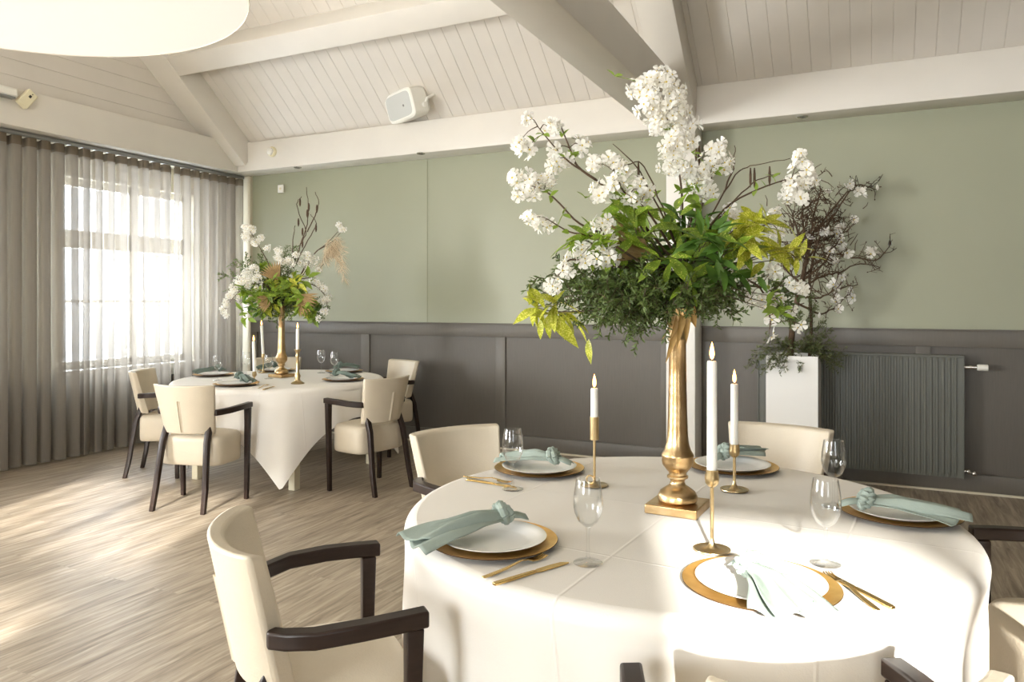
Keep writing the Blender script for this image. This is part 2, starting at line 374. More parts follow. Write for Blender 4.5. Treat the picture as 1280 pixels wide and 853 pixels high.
# ------------------------------------------------------------------ fittings
def downlight(px, py, lab):
    p = on_z(px, py, ZB); t = thing('recessed_spotlight', lab, 'spotlight', (p.x, p.y, ZB))
    MB().lathe([(.028, 0), (.042, 0), (.042, -.006), (.036, -.010), (.028, -.004), (.028, 0)], 24).build('ring', M['chrome'], t)
    MB().lathe([(0, -.003), (.027, -.003)], 20).build('lens', M['dark'], t)
downlight(372, 209, 'small chrome recessed spotlight in the beam nearest the curtained corner')
downlight(526, 191.5, 'small chrome recessed spotlight in the beam right of the wall speaker')
downlight(720, 171.5, 'small chrome recessed spotlight in the beam above the tall white blossoms')
downlight(1003, 145.5, 'small chrome recessed spotlight in the beam right of the white post')
t = thing('motion_detector', 'round white sensor on the cream beam by the room corner', 'sensor', on_y(341, 190, YBEAM))
def lathe_y(prof, n=24):
    mb = MB().lathe(prof, n); mb.v = [(x, -z, y) for x, y, z in mb.v]; return mb
lathe_y([(.001, .0), (.055, 0), (.055, .018), (.045, .03), (.001, .03)]).build('base', M['creamplastic'], t)
lathe_y([(.038, .028), (.036, .05), (.02, .062), (.001, .064)]).build('dome', M['plastic'], t)
p = on_y(352.5, 236.5, YB)
t = thing('wall_sensor_box', 'small white square box high on the green wall near the corner', 'sensor', p)
MB().box((-.04, -.028, -.045), (.04, -.001, .045)).build('body', M['plastic'], t, bevel=.008)
lathe_y([(.001, .027), (.014, .027), (.012, .033), (.001, .034)], 16).build('lens', M['creamplastic'], t)
# loudspeaker
c = on_y(512, 131, 5.93)
t = thing('wall_loudspeaker', 'white box loudspeaker bracketed to the sloping boarded ceiling', 'speaker', c)
mt = Matrix.Rotation(R(-27), 4, 'Z') @ Matrix.Rotation(R(16), 4, 'X')
mb = MB()
rings = []
for y, sx, sz in ((-.12, .235, .125), (-.105, .25, .14), (.04, .245, .135), (.12, .16, .09)):
    r_ = []
    for a in range(24):
        th = 2 * math.pi * a / 24; cx, sn = math.cos(th), math.sin(th)
        r_.append(mt @ Vector((sx * math.copysign(abs(cx) ** .35, cx), y, sz * math.copysign(abs(sn) ** .35, sn))))
    rings.append(r_)
mb.sweep(rings); mb.build('cabinet', M['plastic'], t)
mb = MB(); r_ = [[mt @ Vector(((.222) * k * math.copysign(abs(math.cos(a * math.pi / 12)) ** .35, math.cos(a * math.pi / 12)), -.121 - .004 * (1 - k), .112 * k * math.copysign(abs(math.sin(a * math.pi / 12)) ** .35, math.sin(a * math.pi / 12)))) for a in range(24)] for k in (1, .96, .02)]
mb.sweep(r_, caps=True); mb.build('grille', M['grille'], t)
mb = MB(); mb.ball(mt @ Vector((.09, -.124, -.01)), (.012, .006, .012), 10); mb.build('badge', M['rail'], t)
mb = MB(); mb.tube([mt @ Vector((.255, .0, -.06)), mt @ Vector((.27, .03, .0)), mt @ Vector((.265, .16, .04)), mt @ Vector((.2, .24, .0))], .014, 8)
mb.tube([mt @ Vector((.235, 0, -.05)), mt @ Vector((.275, 0, -.05))], .022, 12); mb.build('bracket', M['plastic'], t)
# boxes at the left end of the window beam
def on_x(px, py, x):
    r = FW + (px - 640) / F * RT + (HY - py) / F * UP; return EYE + r * (x / r.x)
p = on_x(2, 113, XBEAM + .03)
t = thing('emergency_light', 'white box light on the window beam at the left edge of the photo', 'light', p)
MB().box((-.03, -.32, -.035), (.03, .115, .04)).build('body', M['plastic'], t, bevel=.018)
MB().box((-.026, -.3, -.05), (.034, .09, -.034)).build('lens', M['rail'], t, bevel=.004)
p = on_x(33, 124, XBEAM + .03)
t = thing('wall_detector', 'cream tilted sensor with dark marks on the window beam', 'sensor', p)
mt = Matrix.Rotation(R(-38), 4, 'X')
MB().box((-.024, -.045, -.075), (.03, .045, .075), 0, mt).build('body', M['creamplastic'], t, bevel=.008)
mb = MB(); mb.box((.029, -.012, .012), (.0315, .008, .036), 0, mt); mb.box((.029, -.004, .048), (.0315, .004, .056), 0, mt); mb.build('label_plate', M['dark'], t, smooth=False)

# big drum lamp
LZ = 2.25; lc = FW * 1.943 + RT * -1.41
t = thing('drum_pendant_lamp', 'huge round white drum lamp hanging at the top left', 'lamp', (lc.x, lc.y, LZ))
MB().lathe([(0, .004), (.3, .002), (.681, .0)], 96).build('diffuser', M['lamp'], t)
MB().lathe([(.681, .002), (.684, -.002), (.686, .0), (.686, .30), (.68, .306), (.676, .30), (.676, .006), (.681, .002)], 96).build('shade', M['shade'], t)
mb = MB(); [mb.tube([(.67 * math.cos(a), .67 * math.sin(a), .29), (0, 0, .42)], .004, 6) for a in (0, 2.09, 4.19)]; mb.build('suspension_wires', M['rail'], t)
mb = MB(); mb.tube([(0, 0, .42), (0, 0, top[2] - LZ - .02)], .006, 8); mb.lathe([(.001, top[2] - LZ - .05), (.06, top[2] - LZ - .05), (.06, top[2] - LZ - .002)], 24); mb.build('cord', M['plastic'], t)

# curtain rail and curtains
CX = -6.42
tag(MB().box((CX - .02, 2.2, ZB - .04), (CX + .02, YB - .06, ZB - .006)).build('curtain_rail', M['rail'], smooth=False, bevel=.004), 'grey metal curtain rail under the cream window beam', 'curtain rail')
def curtain(y0, y1, seed, label):
    rnd = random.Random(seed); P0, P1 = .021, .122
    zt, zh = 2.775, 2.70; ny = int((y1 - y0) / .006); nz = 10
    ph = [rnd.uniform(-.5, .5) for _ in range(60)]; am = [rnd.uniform(.7, 1.25) for _ in range(60)]
    def xo(y, u):                       # u=0 at the heading, 1 at the hem
        k = y / P1; i = int(k); f = k - i; w = f * f * (3 - 2 * f)
        a = am[i % 60] * (1 - w) + am[(i + 1) % 60] * w; p = (ph[i % 60] * (1 - w) + ph[(i + 1) % 60] * w) * (.25 + u)
        c = math.cos(2 * math.pi * k + p * 1.6)
        c = math.copysign(abs(c) ** .7, c)
        return .052 * c * (1 + (a - 1) * u) + .012 * u * math.sin(y * 9 + seed)
    def rows(zs):
        return [[(CX + xo(y0 + (y1 - y0) * j / ny, (zt - z) / zt), y0 + (y1 - y0) * j / ny + .022 * math.sin(4 * math.pi * (y0 + (y1 - y0) * j / ny) / P1) , z) for j in range(ny + 1)] for z in zs]
    t = thing('sheer_curtain', label, 'curtain', (CX, (y0 + y1) / 2, 0))
    o = (CX, (y0 + y1) / 2, 0)
    def loc(rs): return [[(a - o[0], b - o[1], c) for a, b, c in r] for r in rs]
    MB().grid(loc(rows([.018 + (zh - .018) * i / nz for i in range(nz + 1)]))).build('drape', M['curtain'], t)
    MB().grid(loc(rows([zh, zt]))).build('heading_band', M['header'], t)
curtain(2.3, 5.33, 1, 'taupe sheer curtain in deep folds running to the left edge')
curtain(5.35, 6.24, 2, 'narrow taupe sheer curtain panel hanging into the corner')

# radiator with valves
RX0, RX1, RY = on_y(949, 500, 6.25).x, on_y(1203.5, 500, 6.25).x, 6.235
t = thing('panel_radiator', 'dark grey ribbed panel radiator on the wainscot behind the planter', 'radiator', ((RX0 + RX1) / 2, RY, .12))
w = (RX1 - RX0) / 2; n = 35; pr = []
for k in range(n):
    xc = -w + .03 + (2 * w - .06) * (k + .5) / n; q = (2 * w - .06) / n
    pr += [(xc - q * .5, 0), (xc - q * .28, 0), (xc - q * .18, -.010), (xc + q * .18, -.010), (xc + q * .28, 0)]
pr = [(-w, 0)] + pr + [(w, 0)]
MB().grid([[(x, y if 0 < i < 5 else 0, z) for x, y in pr] for i, z in enumerate((.0, .035, .05, .83, .845, .875))]).build('front_panel', M['rad'], t, smooth=False)
MB().box((-w, .001, 0), (w, .05, .86)).build('body', M['rad'], t, bevel=.004)
MB().box((-w - .008, -.012, .868), (w + .008, .058, .885)).build('top_grille', M['rad'], t, bevel=.004)
for sx in (-1, 1): MB().box((sx * (w + .004) - .004, -.011, 0), (sx * (w + .004) + .004, .056, .872)).build('side_panel', M['rad'], t, bevel=.002)
def rod(mb, x0, x1, y, z, r, n=16, mi=0): return mb.tube([(x0, y, z), (x1, y, z)], r, n, mi)
mb = rod(MB(), w + .01, w + .04, .02, .80, .011); rod(mb, w + .04, w + .055, .02, .80, .016); rod(mb, w + .055, w + .09, .02, .80, .012); mb.build('valve_body', M['chrome'], t)
mb = rod(MB(), w + .088, w + .094, .02, .80, .022); rod(mb, w + .094, w + .155, .02, .80, .0235); mb.build('thermostat_head', M['plastic'], t, bevel=.004)
mb = rod(MB(), w + .008, w + .03, .02, .05, .01); mb.ball((w + .036, .012, .05), .018, 12); mb.ball((w + .07, .0, .042), .02, 12); mb.build('drain_valve', M['chrome'], t)

# ------------------------------------------------------------------ chairs
def chair_proto(label):
    t = thing('dining_armchair', label, 'chair')
    # seat: tall rounded pad
    mb = MB(); rings = []
    for z, k in ((.292, .955), (.30, .985), (.33, 1), (.44, 1.0), (.468, .985), (.484, .93), (.492, .8), (.497, .45), (.498, .02)):
        ring = []
        for a in range(48):
            th = 2 * math.pi * a / 48; cx, sn = math.cos(th), math.sin(th); e = .42 if sn < 0 else .52
            x = .236 * math.copysign(abs(cx) ** e, cx); y = (.185 if sn > 0 else .166) * math.copysign(abs(sn) ** e, sn)
            if sn > 0: y += .018 * (1 - (x / .236) ** 2)
            ring.append((x * k, -.005 + y * k, z))
        rings.append(ring)
    mb.sweep(rings); mb.build('seat', M['leather'], t, angle=60)
    # curved backrest
    def shell(u, v, side):              # u -1..1 across, v 0..1 up, side 0 front 1 back
        wid = .166 + .047 * v; th = u * 1.1
        x = wid * math.sin(th) / math.sin(1.1)
        bow = .078 * (math.cos(th) - math.cos(1.1)) / (1 - math.cos(1.1))
        z = .50 + .335 * v - .004 * (1 - u * u) * v
        y = -.088 - bow - .080 * v
        nrm = Vector((math.sin(th) * .55, -1, .18)).normalized()
        tk = .055 * (1 - .25 * v)
        p = Vector((x, y, z)) + nrm * (tk * side)
        return p
    nu, nv = 22, 10; mb = MB(); fr = []; bk = []
    for i in range(nv + 1):
        v = i / nv
        ring = [shell(-1 + 2 * j / nu, v, 0) for j in range(nu + 1)] + [shell(1 - 2 * j / nu, v, 1) for j in range(nu + 1)]
        fr.append(ring)
    mb.sweep(fr, caps=True)
    mb.build('backrest', M['leather'], t, bevel=.012)
    mb = MB(); L_, Rr = [], []
    mb.grid([[shell(du, v, 1) + Vector((0, -oo, 0)) for du, oo in ((-.05, -.001), (-.012, .007), (.0, -.003), (.02, .004), (.06, -.001))] for v in [.04 + .08 * i for i in range(9)]])
    mb.build('back_pleat', M['leather'], t)
    # legs and arms
    def leg(pts, w0, w1):
        mb = MB(); rings = []
        for i, p in enumerate(pts):
            k = i / (len(pts) - 1); a = w0 + (w1 - w0) * k; x, y, z = p
            rings.append([(x - a, y - a, z), (x + a, y - a, z), (x + a, y + a, z), (x - a, y + a, z)])
        mb.sweep(rings); return mb
    for s in (-1, 1):
        leg([(s * .250, .145, 0), (s * .256, .145, .30), (s * .258, .148, .50), (s * .258, .150, .645)], .014, .020).build('leg', M['wood'], t, bevel=.004, smooth=False)
        leg([(s * .190, -.268, 0), (s * .184, -.236, .15), (s * .174, -.212, .32), (s * .166, -.192, .45), (s * .158, -.150, .56)], .015, .0185).build('leg', M['wood'], t, bevel=.004, smooth=False)
        mb = MB(); rings = []
        for x, y, z in ((.196, -.165, .648), (.230, -.13, .652), (.264, -.07, .658), (.272, .03, .663), (.267, .11, .664), (.258, .182, .664)):
            rings.append([Vector((s * (x - .022), y, z - .019)), Vector((s * (x + .022), y, z - .019)), Vector((s * (x + .022), y, z + .019)), Vector((s * (x - .022), y, z + .019))])
        mb.sweep(rings); mb.build('armrest', M['wood'], t, bevel=.006)
    return t
TN = Vector((-.541, 2.253, 0)); TF = Vector((-4.44, 4.76, 0)); DCH = 1.045
CH = []
def chair_at(ctr, ang, dist=DCH, lat=0, turn=0):
    a = R(ang); d = Vector((math.cos(a), math.sin(a), 0)); n = Vector((-d.y, d.x, 0))
    CH.append((ctr + d * dist + n * lat, a + math.pi / 2 + R(turn)))
    return CH[-1]     # chair local +y faces the table
GN, GF = 'armchairs around the near table', 'armchairs around the far table'
p, a = chair_at(TN, -132, 1.028)
ch = chair_proto('cream leather armchair in the left foreground, seen from behind its right arm'); ch.location = p; ch.rotation_euler = (0, 0, a); ch['group'] = GN
for ang, dist, lat, turn, lab in (
        (153.5, 1.0, 0, 0, 'cream leather armchair at the near table between the two tables, backrest facing us'),
        (82, 1.04, 0, 0, 'cream leather armchair behind the tall brass vase, in front of the white planter'),
        (14, 1.09, 0, 0, 'armchair at the right photo edge, its dark arm reaching the near table'),
        (-64, .985, 0, 2, 'armchair at the bottom edge whose two arm tips touch the sunlit tablecloth')):
    p, a = chair_at(TN, ang, dist, lat, turn); dup(ch, p, a, lab, GN)
for ang, dist, lat, turn, lab in (
        (-76, 1.07, 0, 0, 'cream leather armchair seen from behind in sunlight before the far table'),
        (-10, 1.05, 0, 0, 'cream leather armchair on the right of the far table, its back to the near table'),
        (70, 1.06, 0, 0, 'cream leather armchair against the dark wainscot, half behind another armchair'),
        (134, 1.1, 0, 0, 'cream leather armchair behind the far vase, only its top showing'),
        (213, .89, 0, 0, 'cream leather armchair between the sheer curtain and the far table')):
    p, a = chair_at(TF, ang, dist, lat, turn); dup(ch, p, a, lab, GF)

# ------------------------------------------------------------------ tables and cloths
TZ = .755
def table(name, ctr, rad, legs, label, rz):
    t = thing('round_dining_table', label, 'table', ctr, rz)
    MB().lathe([(.001, .733), (rad * .945, .733), (rad * .95, .737), (rad * .95, .746), (rad * .945, .7515), (.001, .7515)], 72).build('tabletop', M['tableleg'], t)
    for x, y in legs: MB().box((x - .03, y - .03, 0), (x + .03, y + .03, .732)).build('leg', M['tableleg'], t, bevel=.004)
    return t
RN, RF = .812, .855
table('t', TN, RN, [(sx * .42, sy * .42) for sx in (-1, 1) for sy in (-1, 1)], 'round near table hidden under the large white cloth', R(-4.5))
table('t', TF, RF, [(.59, -.49), (-.34, -.55), (.55, .5), (-.5, .5)], 'round far table with pale square legs below its cloth', 0)
def tablecloth(ctr, rad, half, ax, flare, seed, label, creases=True, shrink=.0):
    rnd = random.Random(seed); na, nr = 288, 14; mb = MB()
    ph1, ph2 = rnd.uniform(0, 6), rnd.uniform(0, 6)
    def edge(th):                        # distance to the hem of the square cloth in direction th
        q = (th - ax) % (math.pi / 2); q = min(q, math.pi / 2 - q); return half / math.cos(q) - .03 * (1 / math.cos(q) - 1) ** 2
    rings = []
    nz = 36
    for i in range(nz + 7):
        ring = []
        for k in range(na):
            th = 2 * math.pi * k / na; L = edge(th); q = (th - ax - math.pi / 4)
            if i <= 5: r = rad * (i / 5) * .955; z = 0
            else:
                u = (i - 6) / nz; s = rad * .955 + u * (L - rad * .955); h = s - rad * .955
                rb = .036; arc = rb * math.pi / 2
                if h < arc: aa = h / rb; r = rad * .955 + rb * math.sin(aa); z = -rb * (1 - math.cos(aa)); hang = 0
                else: hang = h - arc; r = rad * .955 + rb; z = -rb - hang
                hk = hang
                corner = max(0, math.cos(2 * q)) ** 2 if math.cos(4 * q) > -1.1 else 0
                cidx = int(round(((th - ax - math.pi / 4) % (2 * math.pi)) / (math.pi / 2))) % 4
                cw = max(0, math.cos(4 * q)) if True else 0
                fold = math.cos(8 * q) * .6 + .5 * math.sin(13 * th + ph1) + .45 * math.sin(19 * th + ph2) - shrink
                r += min(hk, .16) * (.13 * fold) + hk * flare[cidx] * cw ** 2 + max(0, hk - .16) * .04 * fold * cw
                r -= .02 * min(hk / .1, 1) * (1 - cw) * .5
                z += hk * .02 * fold
            wr = 0
            if creases and i <= 6:
                xx, yy = r * math.cos(th - ax), r * math.sin(th - ax)
            P_ = Vector((ctr.x + r * math.cos(th), ctr.y + r * math.sin(th), TZ + z))
            if P_.z < .716:               # the cloth gives way to the chairs pushed against it
                for cp, ca in CH:
                    v = P_ - cp; lx = v.x * math.cos(ca) + v.y * math.sin(ca); ly = -v.x * math.sin(ca) + v.y * math.cos(ca)
                    thr = .206 - max(0, abs(lx) - .32) * 2.5
                    if abs(lx) < .45 and -.3 < ly < thr: P_ += Vector((-math.sin(ca), math.cos(ca), 0)) * (thr - ly)
            ring.append(tuple(P_))
        rings.append(ring)
    rings[0] = [(ctr.x + .002 * math.cos(2 * math.pi * k / na), ctr.y + .002 * math.sin(2 * math.pi * k / na), TZ) for k in range(na)]
    mb.sweep(rings, caps=False); mb.f.append(tuple(range(na))); mb.m.append(0)
    m = M['cloth'].copy(); m.name = 'creased_linen'; nt = m.node_tree; N = nt.nodes; L = nt.links
    # ironed fold creases as a bump along the square of the cloth
    tc = N.new('ShaderNodeTexCoord'); mp = N.new('ShaderNodeMapping'); mp.inputs['Rotation'].default_value = (0, 0, -ax); L.new(tc.outputs['Object'], mp.inputs['Vector'])
    sp = N.new('ShaderNodeSeparateXYZ'); L.new(mp.outputs[0], sp.inputs[0]); hs = []
    for ch_ in (0, 1):
        mo = N.new('ShaderNodeMath'); mo.operation = 'PINGPONG'; mo.inputs[1].default_value = .245; L.new(sp.outputs[ch_], mo.inputs[0])
        mr = N.new('ShaderNodeMapRange'); mr.interpolation_type = 'SMOOTHSTEP'; mr.inputs[1].default_value = 0; mr.inputs[2].default_value = .006; mr.inputs[3].default_value = 1; mr.inputs[4].default_value = 0
        L.new(mo.outputs[0], mr.inputs[0]); hs.append(mr)
    ad = N.new('ShaderNodeMath'); ad.operation = 'MAXIMUM'; L.new(hs[0].outputs[0], ad.inputs[0]); L.new(hs[1].outputs[0], ad.inputs[1])
    nz_ = N.new('ShaderNodeTexNoise'); nz_.inputs['Scale'].default_value = 3.5; nz_.inputs['Detail'].default_value = 2; L.new(tc.outputs['Object'], nz_.inputs['Vector'])
    a2 = N.new('ShaderNodeMath'); a2.operation = 'MULTIPLY_ADD'; a2.inputs[1].default_value = 3.0; L.new(nz_.outputs['Fac'], a2.inputs[0]); L.new(ad.outputs[0], a2.inputs[2])
    b = N.new('ShaderNodeBump'); b.inputs['Strength'].default_value = .3; b.inputs['Distance'].default_value = .004; L.new(a2.outputs[0], b.inputs['Height'])
    old = [n for n in N if n.type == 'BUMP' and n != b][0]; L.new(old.outputs[0], b.inputs['Normal']); L.new(b.outputs[0], N['Principled BSDF'].inputs['Normal'])
    o = mb.build('tablecloth', m, origin=(ctr.x, ctr.y, TZ), angle=80)
    return tag(o, label, 'tablecloth')
tablecloth(TN, RN, 1.09, R(-4.5), (.0, .05, .0, .0), 3, 'large white linen tablecloth draped over the near table, partly sunlit', shrink=1.0)
tablecloth(TF, RF, 1.10, R(-2), (.14, .1, .1, .17), 5, 'white linen tablecloth on the far table, one corner hanging nearly to the floor')

# ------------------------------------------------------------------ tableware
Z0 = TZ + .0012
def lathe_thing(name, prof, m, label, cat, loc, group, n=64, mats=None):
    o = MB().lathe(prof, n).build(name, m, loc=loc, angle=50); return tag(o, label, cat, group)
CHP = [(.001, .0), (.105, .0), (.112, .001), (.140, .006), (.1655, .0125), (.1675, .0138), (.1665, .0150), (.140, .0085), (.118, .0042), (.105, .0036), (.001, .0036)]
PLP = [(.001, .0), (.085, .0), (.092, .0015), (.118, .010), (.1365, .017), (.1385, .0185), (.1365, .0195), (.116, .0125), (.092, .005), (.084, .0035), (.001, .0035)]
protos = {}
def charger(loc, lab, g):
    t = thing('charger_plate', lab, 'charger plate', loc, 0, g)
    if 'c' not in protos: protos['c'] = (MB().lathe(CHP[6:], 72), MB().lathe(CHP[:7], 72))
    a = protos['c'][0].build('dish', M['gold'], t); b = protos['c'][1].build('underside', M['goldrim'], t)
def plate(loc, lab, g): return lathe_thing('dinner_plate', PLP, M['china'], lab, 'plate', loc, g)
def napkin(knot, end, wid, zk, ze, label, g, m, seed, tail=.06, droop=None, bend=0):
    rnd = random.Random(seed); knot = Vector(knot); end = Vector(end); ax = (end - knot); ax.z = 0; Ln = ax.length; ax.normalize(); sd = Vector((-ax.y, ax.x, 0))
    org = Vector((knot.x, knot.y, zk)); t = thing('knotted_napkin', label, 'napkin', org, 0, g)
    p1, p2 = rnd.uniform(0, 6), rnd.uniform(0, 6)
    def surf(lay, w, zoff, fl, n1=26, n2=24):
        rows = []
        for i in range(n1 + 1):
            s = i / n1; e = s * s * (3 - 2 * s); ww = .016 + (w - .016) * (s ** .75)
            row = []
            for j in range(n2 + 1):
                u = -1 + 2 * j / n2
                ridge = .5 + .5 * math.cos(u * 6.6 + p1 + lay * 2.1 + .8 * s)
                hgt = .026 * (1 - s) ** 1.3 * (1 - .6 * u * u) + zoff + (fl * 1.5 * ridge + .4 * fl * math.sin(u * 9 + p2 - s * 3)) * min(1, s * 3) * (1 - .35 * s) + .004
                z = zk + (ze - zk) * e + max(.004 + zoff, hgt)
                if droop is not None and s > droop: z -= (s - droop) ** 1.5 * .06
                lat = ww * u + bend * e + .01 * math.sin(s * 5 + lay) * s
                q = knot + ax * (Ln * s * (1 + (.10 if lay == 0 else -.14) * u * s - .10 * u * u * s)) + sd * lat
                row.append((q.x - org.x, q.y - org.y, z - org.z))
            rows.append(row)
        return MB().grid(rows)
    surf(0, wid, .0, .012).build('fan', m, t, solid=.002, angle=80)
    surf(1, wid * .70, .009, .014).build('upper_fold', m, t, solid=.002, angle=80)
    # knot: two wrapped bands
    mb = MB(); kc = Vector((0, 0, .031))
    for tilt, rr in ((.5, .021), (-.7, .019)):
        pts = []
        for k in range(25):
            a = 2 * math.pi * k / 24; v = Vector((math.cos(a) * .35 * rr * math.sin(tilt), math.cos(a) * rr, math.sin(a) * rr))
            pts.append(kc + ax * (v.x + .5 * rr * math.sin(a * 1 + tilt)) + sd * v.y + UP * v.z)
        mb.tube(pts, [.0115 + .003 * math.sin(3 * k) for k in range(25)], 8)
    mb.ball(kc, (.017, .017, .015), 10); mb.build('knot', m, t)
    rows = []
    for i in range(9):
        s = i / 8; rows.append([tuple(-ax * (.012 + tail * s) + sd * ((.006 + .020 * math.sin(s * 2.6)) * u) + UP * (.02 - .006 * s + .007 * math.cos(u * 2.5) + .005 * math.sin(s * 4))) for u in (-1, -.5, 0, .5, 1)])
    MB().grid(rows).build('tail', m, t, solid=.002, angle=80)
    return t
def wine_glass(loc, lab, g, k=1.0):
    t = thing('wine_glass', lab, 'wine glass', loc, 0, g)
    bowl = [(.002, .088), (.012, .091), (.024, .102), (.033, .122), (.0358, .140), (.0345, .165), (.031, .188), (.0285, .203), (.0275, .203), (.030, .187), (.0333, .165), (.0345, .140), (.032, .123), (.023, .104), (.011, .094), (.002, .0915)]
    MB().lathe([(r * k, z * k) for r, z in bowl], 40).build('bowl', M['glass'], t, angle=60)
    MB().lathe([(.001, .0), (.034, .0), (.0355, .0015), (.034, .003), (.015, .006), (.006, .010), (.0042, .02), (.0038, .05), (.0042, .078), (.006, .086), (.002, .0895)], 32).build('stem', M['glass'], t, angle=60)
    return t
def candle_parts(holder, z, r, h, tilt=(0, 0), lab='', g=None):
    q = Vector(holder) + Vector((0, 0, z)); t = thing('taper_candle', lab, 'candle', q, 0, g)
    def sk(pt): return (pt[0] + tilt[0] * pt[2], pt[1] + tilt[1] * pt[2], pt[2])
    mb = MB().lathe([(.001, 0), (r, 0), (r * .96, h - .004), (r * .85, h), (r * .3, h - .002), (.001, h - .003)], 24); mb.v = [sk(v) for v in mb.v]; mb.build('wax', M['wax'], t)
    MB().tube([sk((0, 0, h - .004)), sk((.0005, 0, h + .008))], .001, 6).build('wick', M['wick'], t)
    mb = MB().lathe([(.0003, h + .003), (.004, h + .008), (.0062, h + .016), (.0055, h + .026), (.003, h + .038), (.0004, h + .048)], 14); mb.v = [sk(v) for v in mb.v]; mb.build('flame', M['flame'], t)
def disc_holder(loc, hh, lab, g, foot=.0465, cup=.018, slim=False):
    t = thing('candle_holder', lab, 'candle holder', loc, 0, g)
    MB().lathe([(.001, .0), (foot * .9, .0), (foot, .004), (foot * .985, .0065), (foot * .8, .004), (foot * .45, .006), (.012, .011), (.0065, .022), (.005, .032)], 40).build('foot', M['brass'], t, angle=60)
    MB().lathe([(.005, .03), (.0048, hh - .05), (.0055, hh - .042)], 16).build('stem', M['brass'], t)
    MB().lathe([(.005, hh - .044), (.010, hh - .042), (.0165, hh - .034), (cup, hh - .022), (.0155, hh - .006), (.0165, hh), (.0140, hh), (.0140, hh - .012), (.001, hh - .012)], 28).build('cup', M['brass'], t, angle=60)
    return hh - .0115
def bar_piece(mb, pts, ws, th, z, tilt=0):
    rings = []
    for i, p in enumerate(pts):
        a = Vector(pts[max(i - 1, 0)]); b = Vector(pts[min(i + 1, len(pts) - 1)]); d = (b - a); d.z = 0; d.normalize(); n = Vector((-d.y, d.x, 0)); p = Vector(p); w = ws[i]
        t_ = th[i] if hasattr(th, '__len__') else th
        rings.append([p - n * w, p + n * w, p + n * w + UP * t_, p - n * w + UP * t_])
    mb.sweep(rings)
def fork(h, tip, lab, g):
    h = Vector(h); d = (Vector(tip) - h); d.z = 0; Ln = min(.2, d.length); d.normalize(); n = Vector((-d.y, d.x, 0))
    t = thing('fork', lab, 'fork', (h.x, h.y, Z0), 0, g); mb = MB()
    f = lambda s, z=0: d * (Ln * s) + UP * z
    bar_piece(mb, [f(0, .001), f(.1, .001), f(.35, .004), f(.6, .011), f(.70, .009), f(.745, .006)], [.0055, .0065, .005, .0028, .0035, .0115], .0026, 0); mb.build('handle', M['cutlery'], t, bevel=.0008)
    for k in range(4):
        o = n * ((k - 1.5) * .0060); mb = MB(); bar_piece(mb, [f(.74, .006) + o, f(.85, .004) + o, f(.95, .005) + o, f(1, .008) + o], [.0024, .0018, .0015, .0008], .002, 0); mb.build('tine', M['cutlery'], t)
def knife(h, tip, lab, g):
    h = Vector(h); d = (Vector(tip) - h); d.z = 0; Ln = min(.225, d.length); d.normalize(); n = Vector((-d.y, d.x, 0))
    t = thing('table_knife', lab, 'knife', (h.x, h.y, Z0), 0, g); f = lambda s, z=0, o=0: d * (Ln * s) + UP * z + n * o
    mb = MB(); bar_piece(mb, [f(0), f(.05), f(.3), f(.52), f(.55)], [.0055, .0068, .0062, .005, .004], .006, 0); mb.build('handle', M['cutlery'], t, bevel=.0015)
    mb = MB(); bar_piece(mb, [f(.55, .001), f(.60, .001, .001), f(.8, .001, .001), f(.93, .001, .0), f(1.0, .001, -.006)], [.005, .009, .0095, .0075, .0012], .0022, 0); mb.build('blade', M['cutlery'], t)
def polar(ctr, ang, r): return ctr + Vector((math.cos(R(ang)), math.sin(R(ang)), 0)) * r

# near table settings
GC, GP, GNK, GW, GFK, GK, GH, GCD = ('gold charger plates on the near table', 'white plates on the near table', 'sage napkins on the near table', 'wine glasses on the near table', 'gold forks on the near table', 'gold knives on the near table', 'brass candle holders on the near table', 'candles on the near table')
sets = dict(front=(-59.6, .634, 'at the sunlit front of the near table'), left=(-123, .632, 'at the left of the near table beside the foreground armchair'), back=(153, .645, 'at the back left of the near table'),
            right=(19.5, .65, 'at the right of the near table beside the dark arm'), far=(84, .645, 'behind the candles at the far side of the near table'))
cen = {}
for k, (ang, rr, where) in sets.items():
    q = polar(TN, ang, rr); cen[k] = q
    charger((q.x, q.y, Z0), 'gold charger ' + where, GC)
    plate((q.x, q.y, Z0 + .0046), 'white plate ' + where, GP)
ZN = Z0 + .0046 + .0225
def nk(k, knot_px, end_px, wid, seed, droop, zend=None, tail=.06, m='napkin', bend=0):
    zz = TZ + .03; a = on_z(*knot_px, zz); b = on_z(*end_px, zz if zend is None else zend)
    return napkin(a, b, wid, ZN, ZN, 'knotted sage linen napkin ' + sets[k][2], GNK, M[m], seed, tail, droop, bend)
nk('left', (629, 655), (514, 677), .092, 1, .62)
nk('front', (938, 722), (1006, 773), .085, 2, .78)
nk('right', (1082, 636), (1204, 646), .085, 3, .72)
nk('back', (692, 580), (624, 574), .065, 4, .75)
nk('far', (905, 574), (948, 566), .055, 5, .9)
for px, py, lab in ((735, 705, 'wine glass beside the gold cutlery at the left front of the near table'), (641, 612.5, 'wine glass at the back left of the near table before its chair'),
                    (1032, 706, 'wine glass above the fork tips at the right front of the near table'), (1042, 634, 'wine glass at the far right of the near table, against the radiator')):
    q = on_z(px, py, TZ); wine_glass((q.x, q.y, Z0), lab, GW)
fork(on_z(604, 724, TZ), on_z(694, 694, TZ), 'gold fork beside the left plate of the near table', GFK); knife(on_z(617, 733, TZ), on_z(714, 703, TZ), 'gold knife below the fork of the left plate', GK)
fork(on_z(1098, 765, TZ), on_z(1019, 710, TZ), 'gold fork right of the sunlit front plate', GFK); knife(on_z(1117, 763, TZ), on_z(1034, 719, TZ), 'gold knife right of the fork of the sunlit front plate', GK)
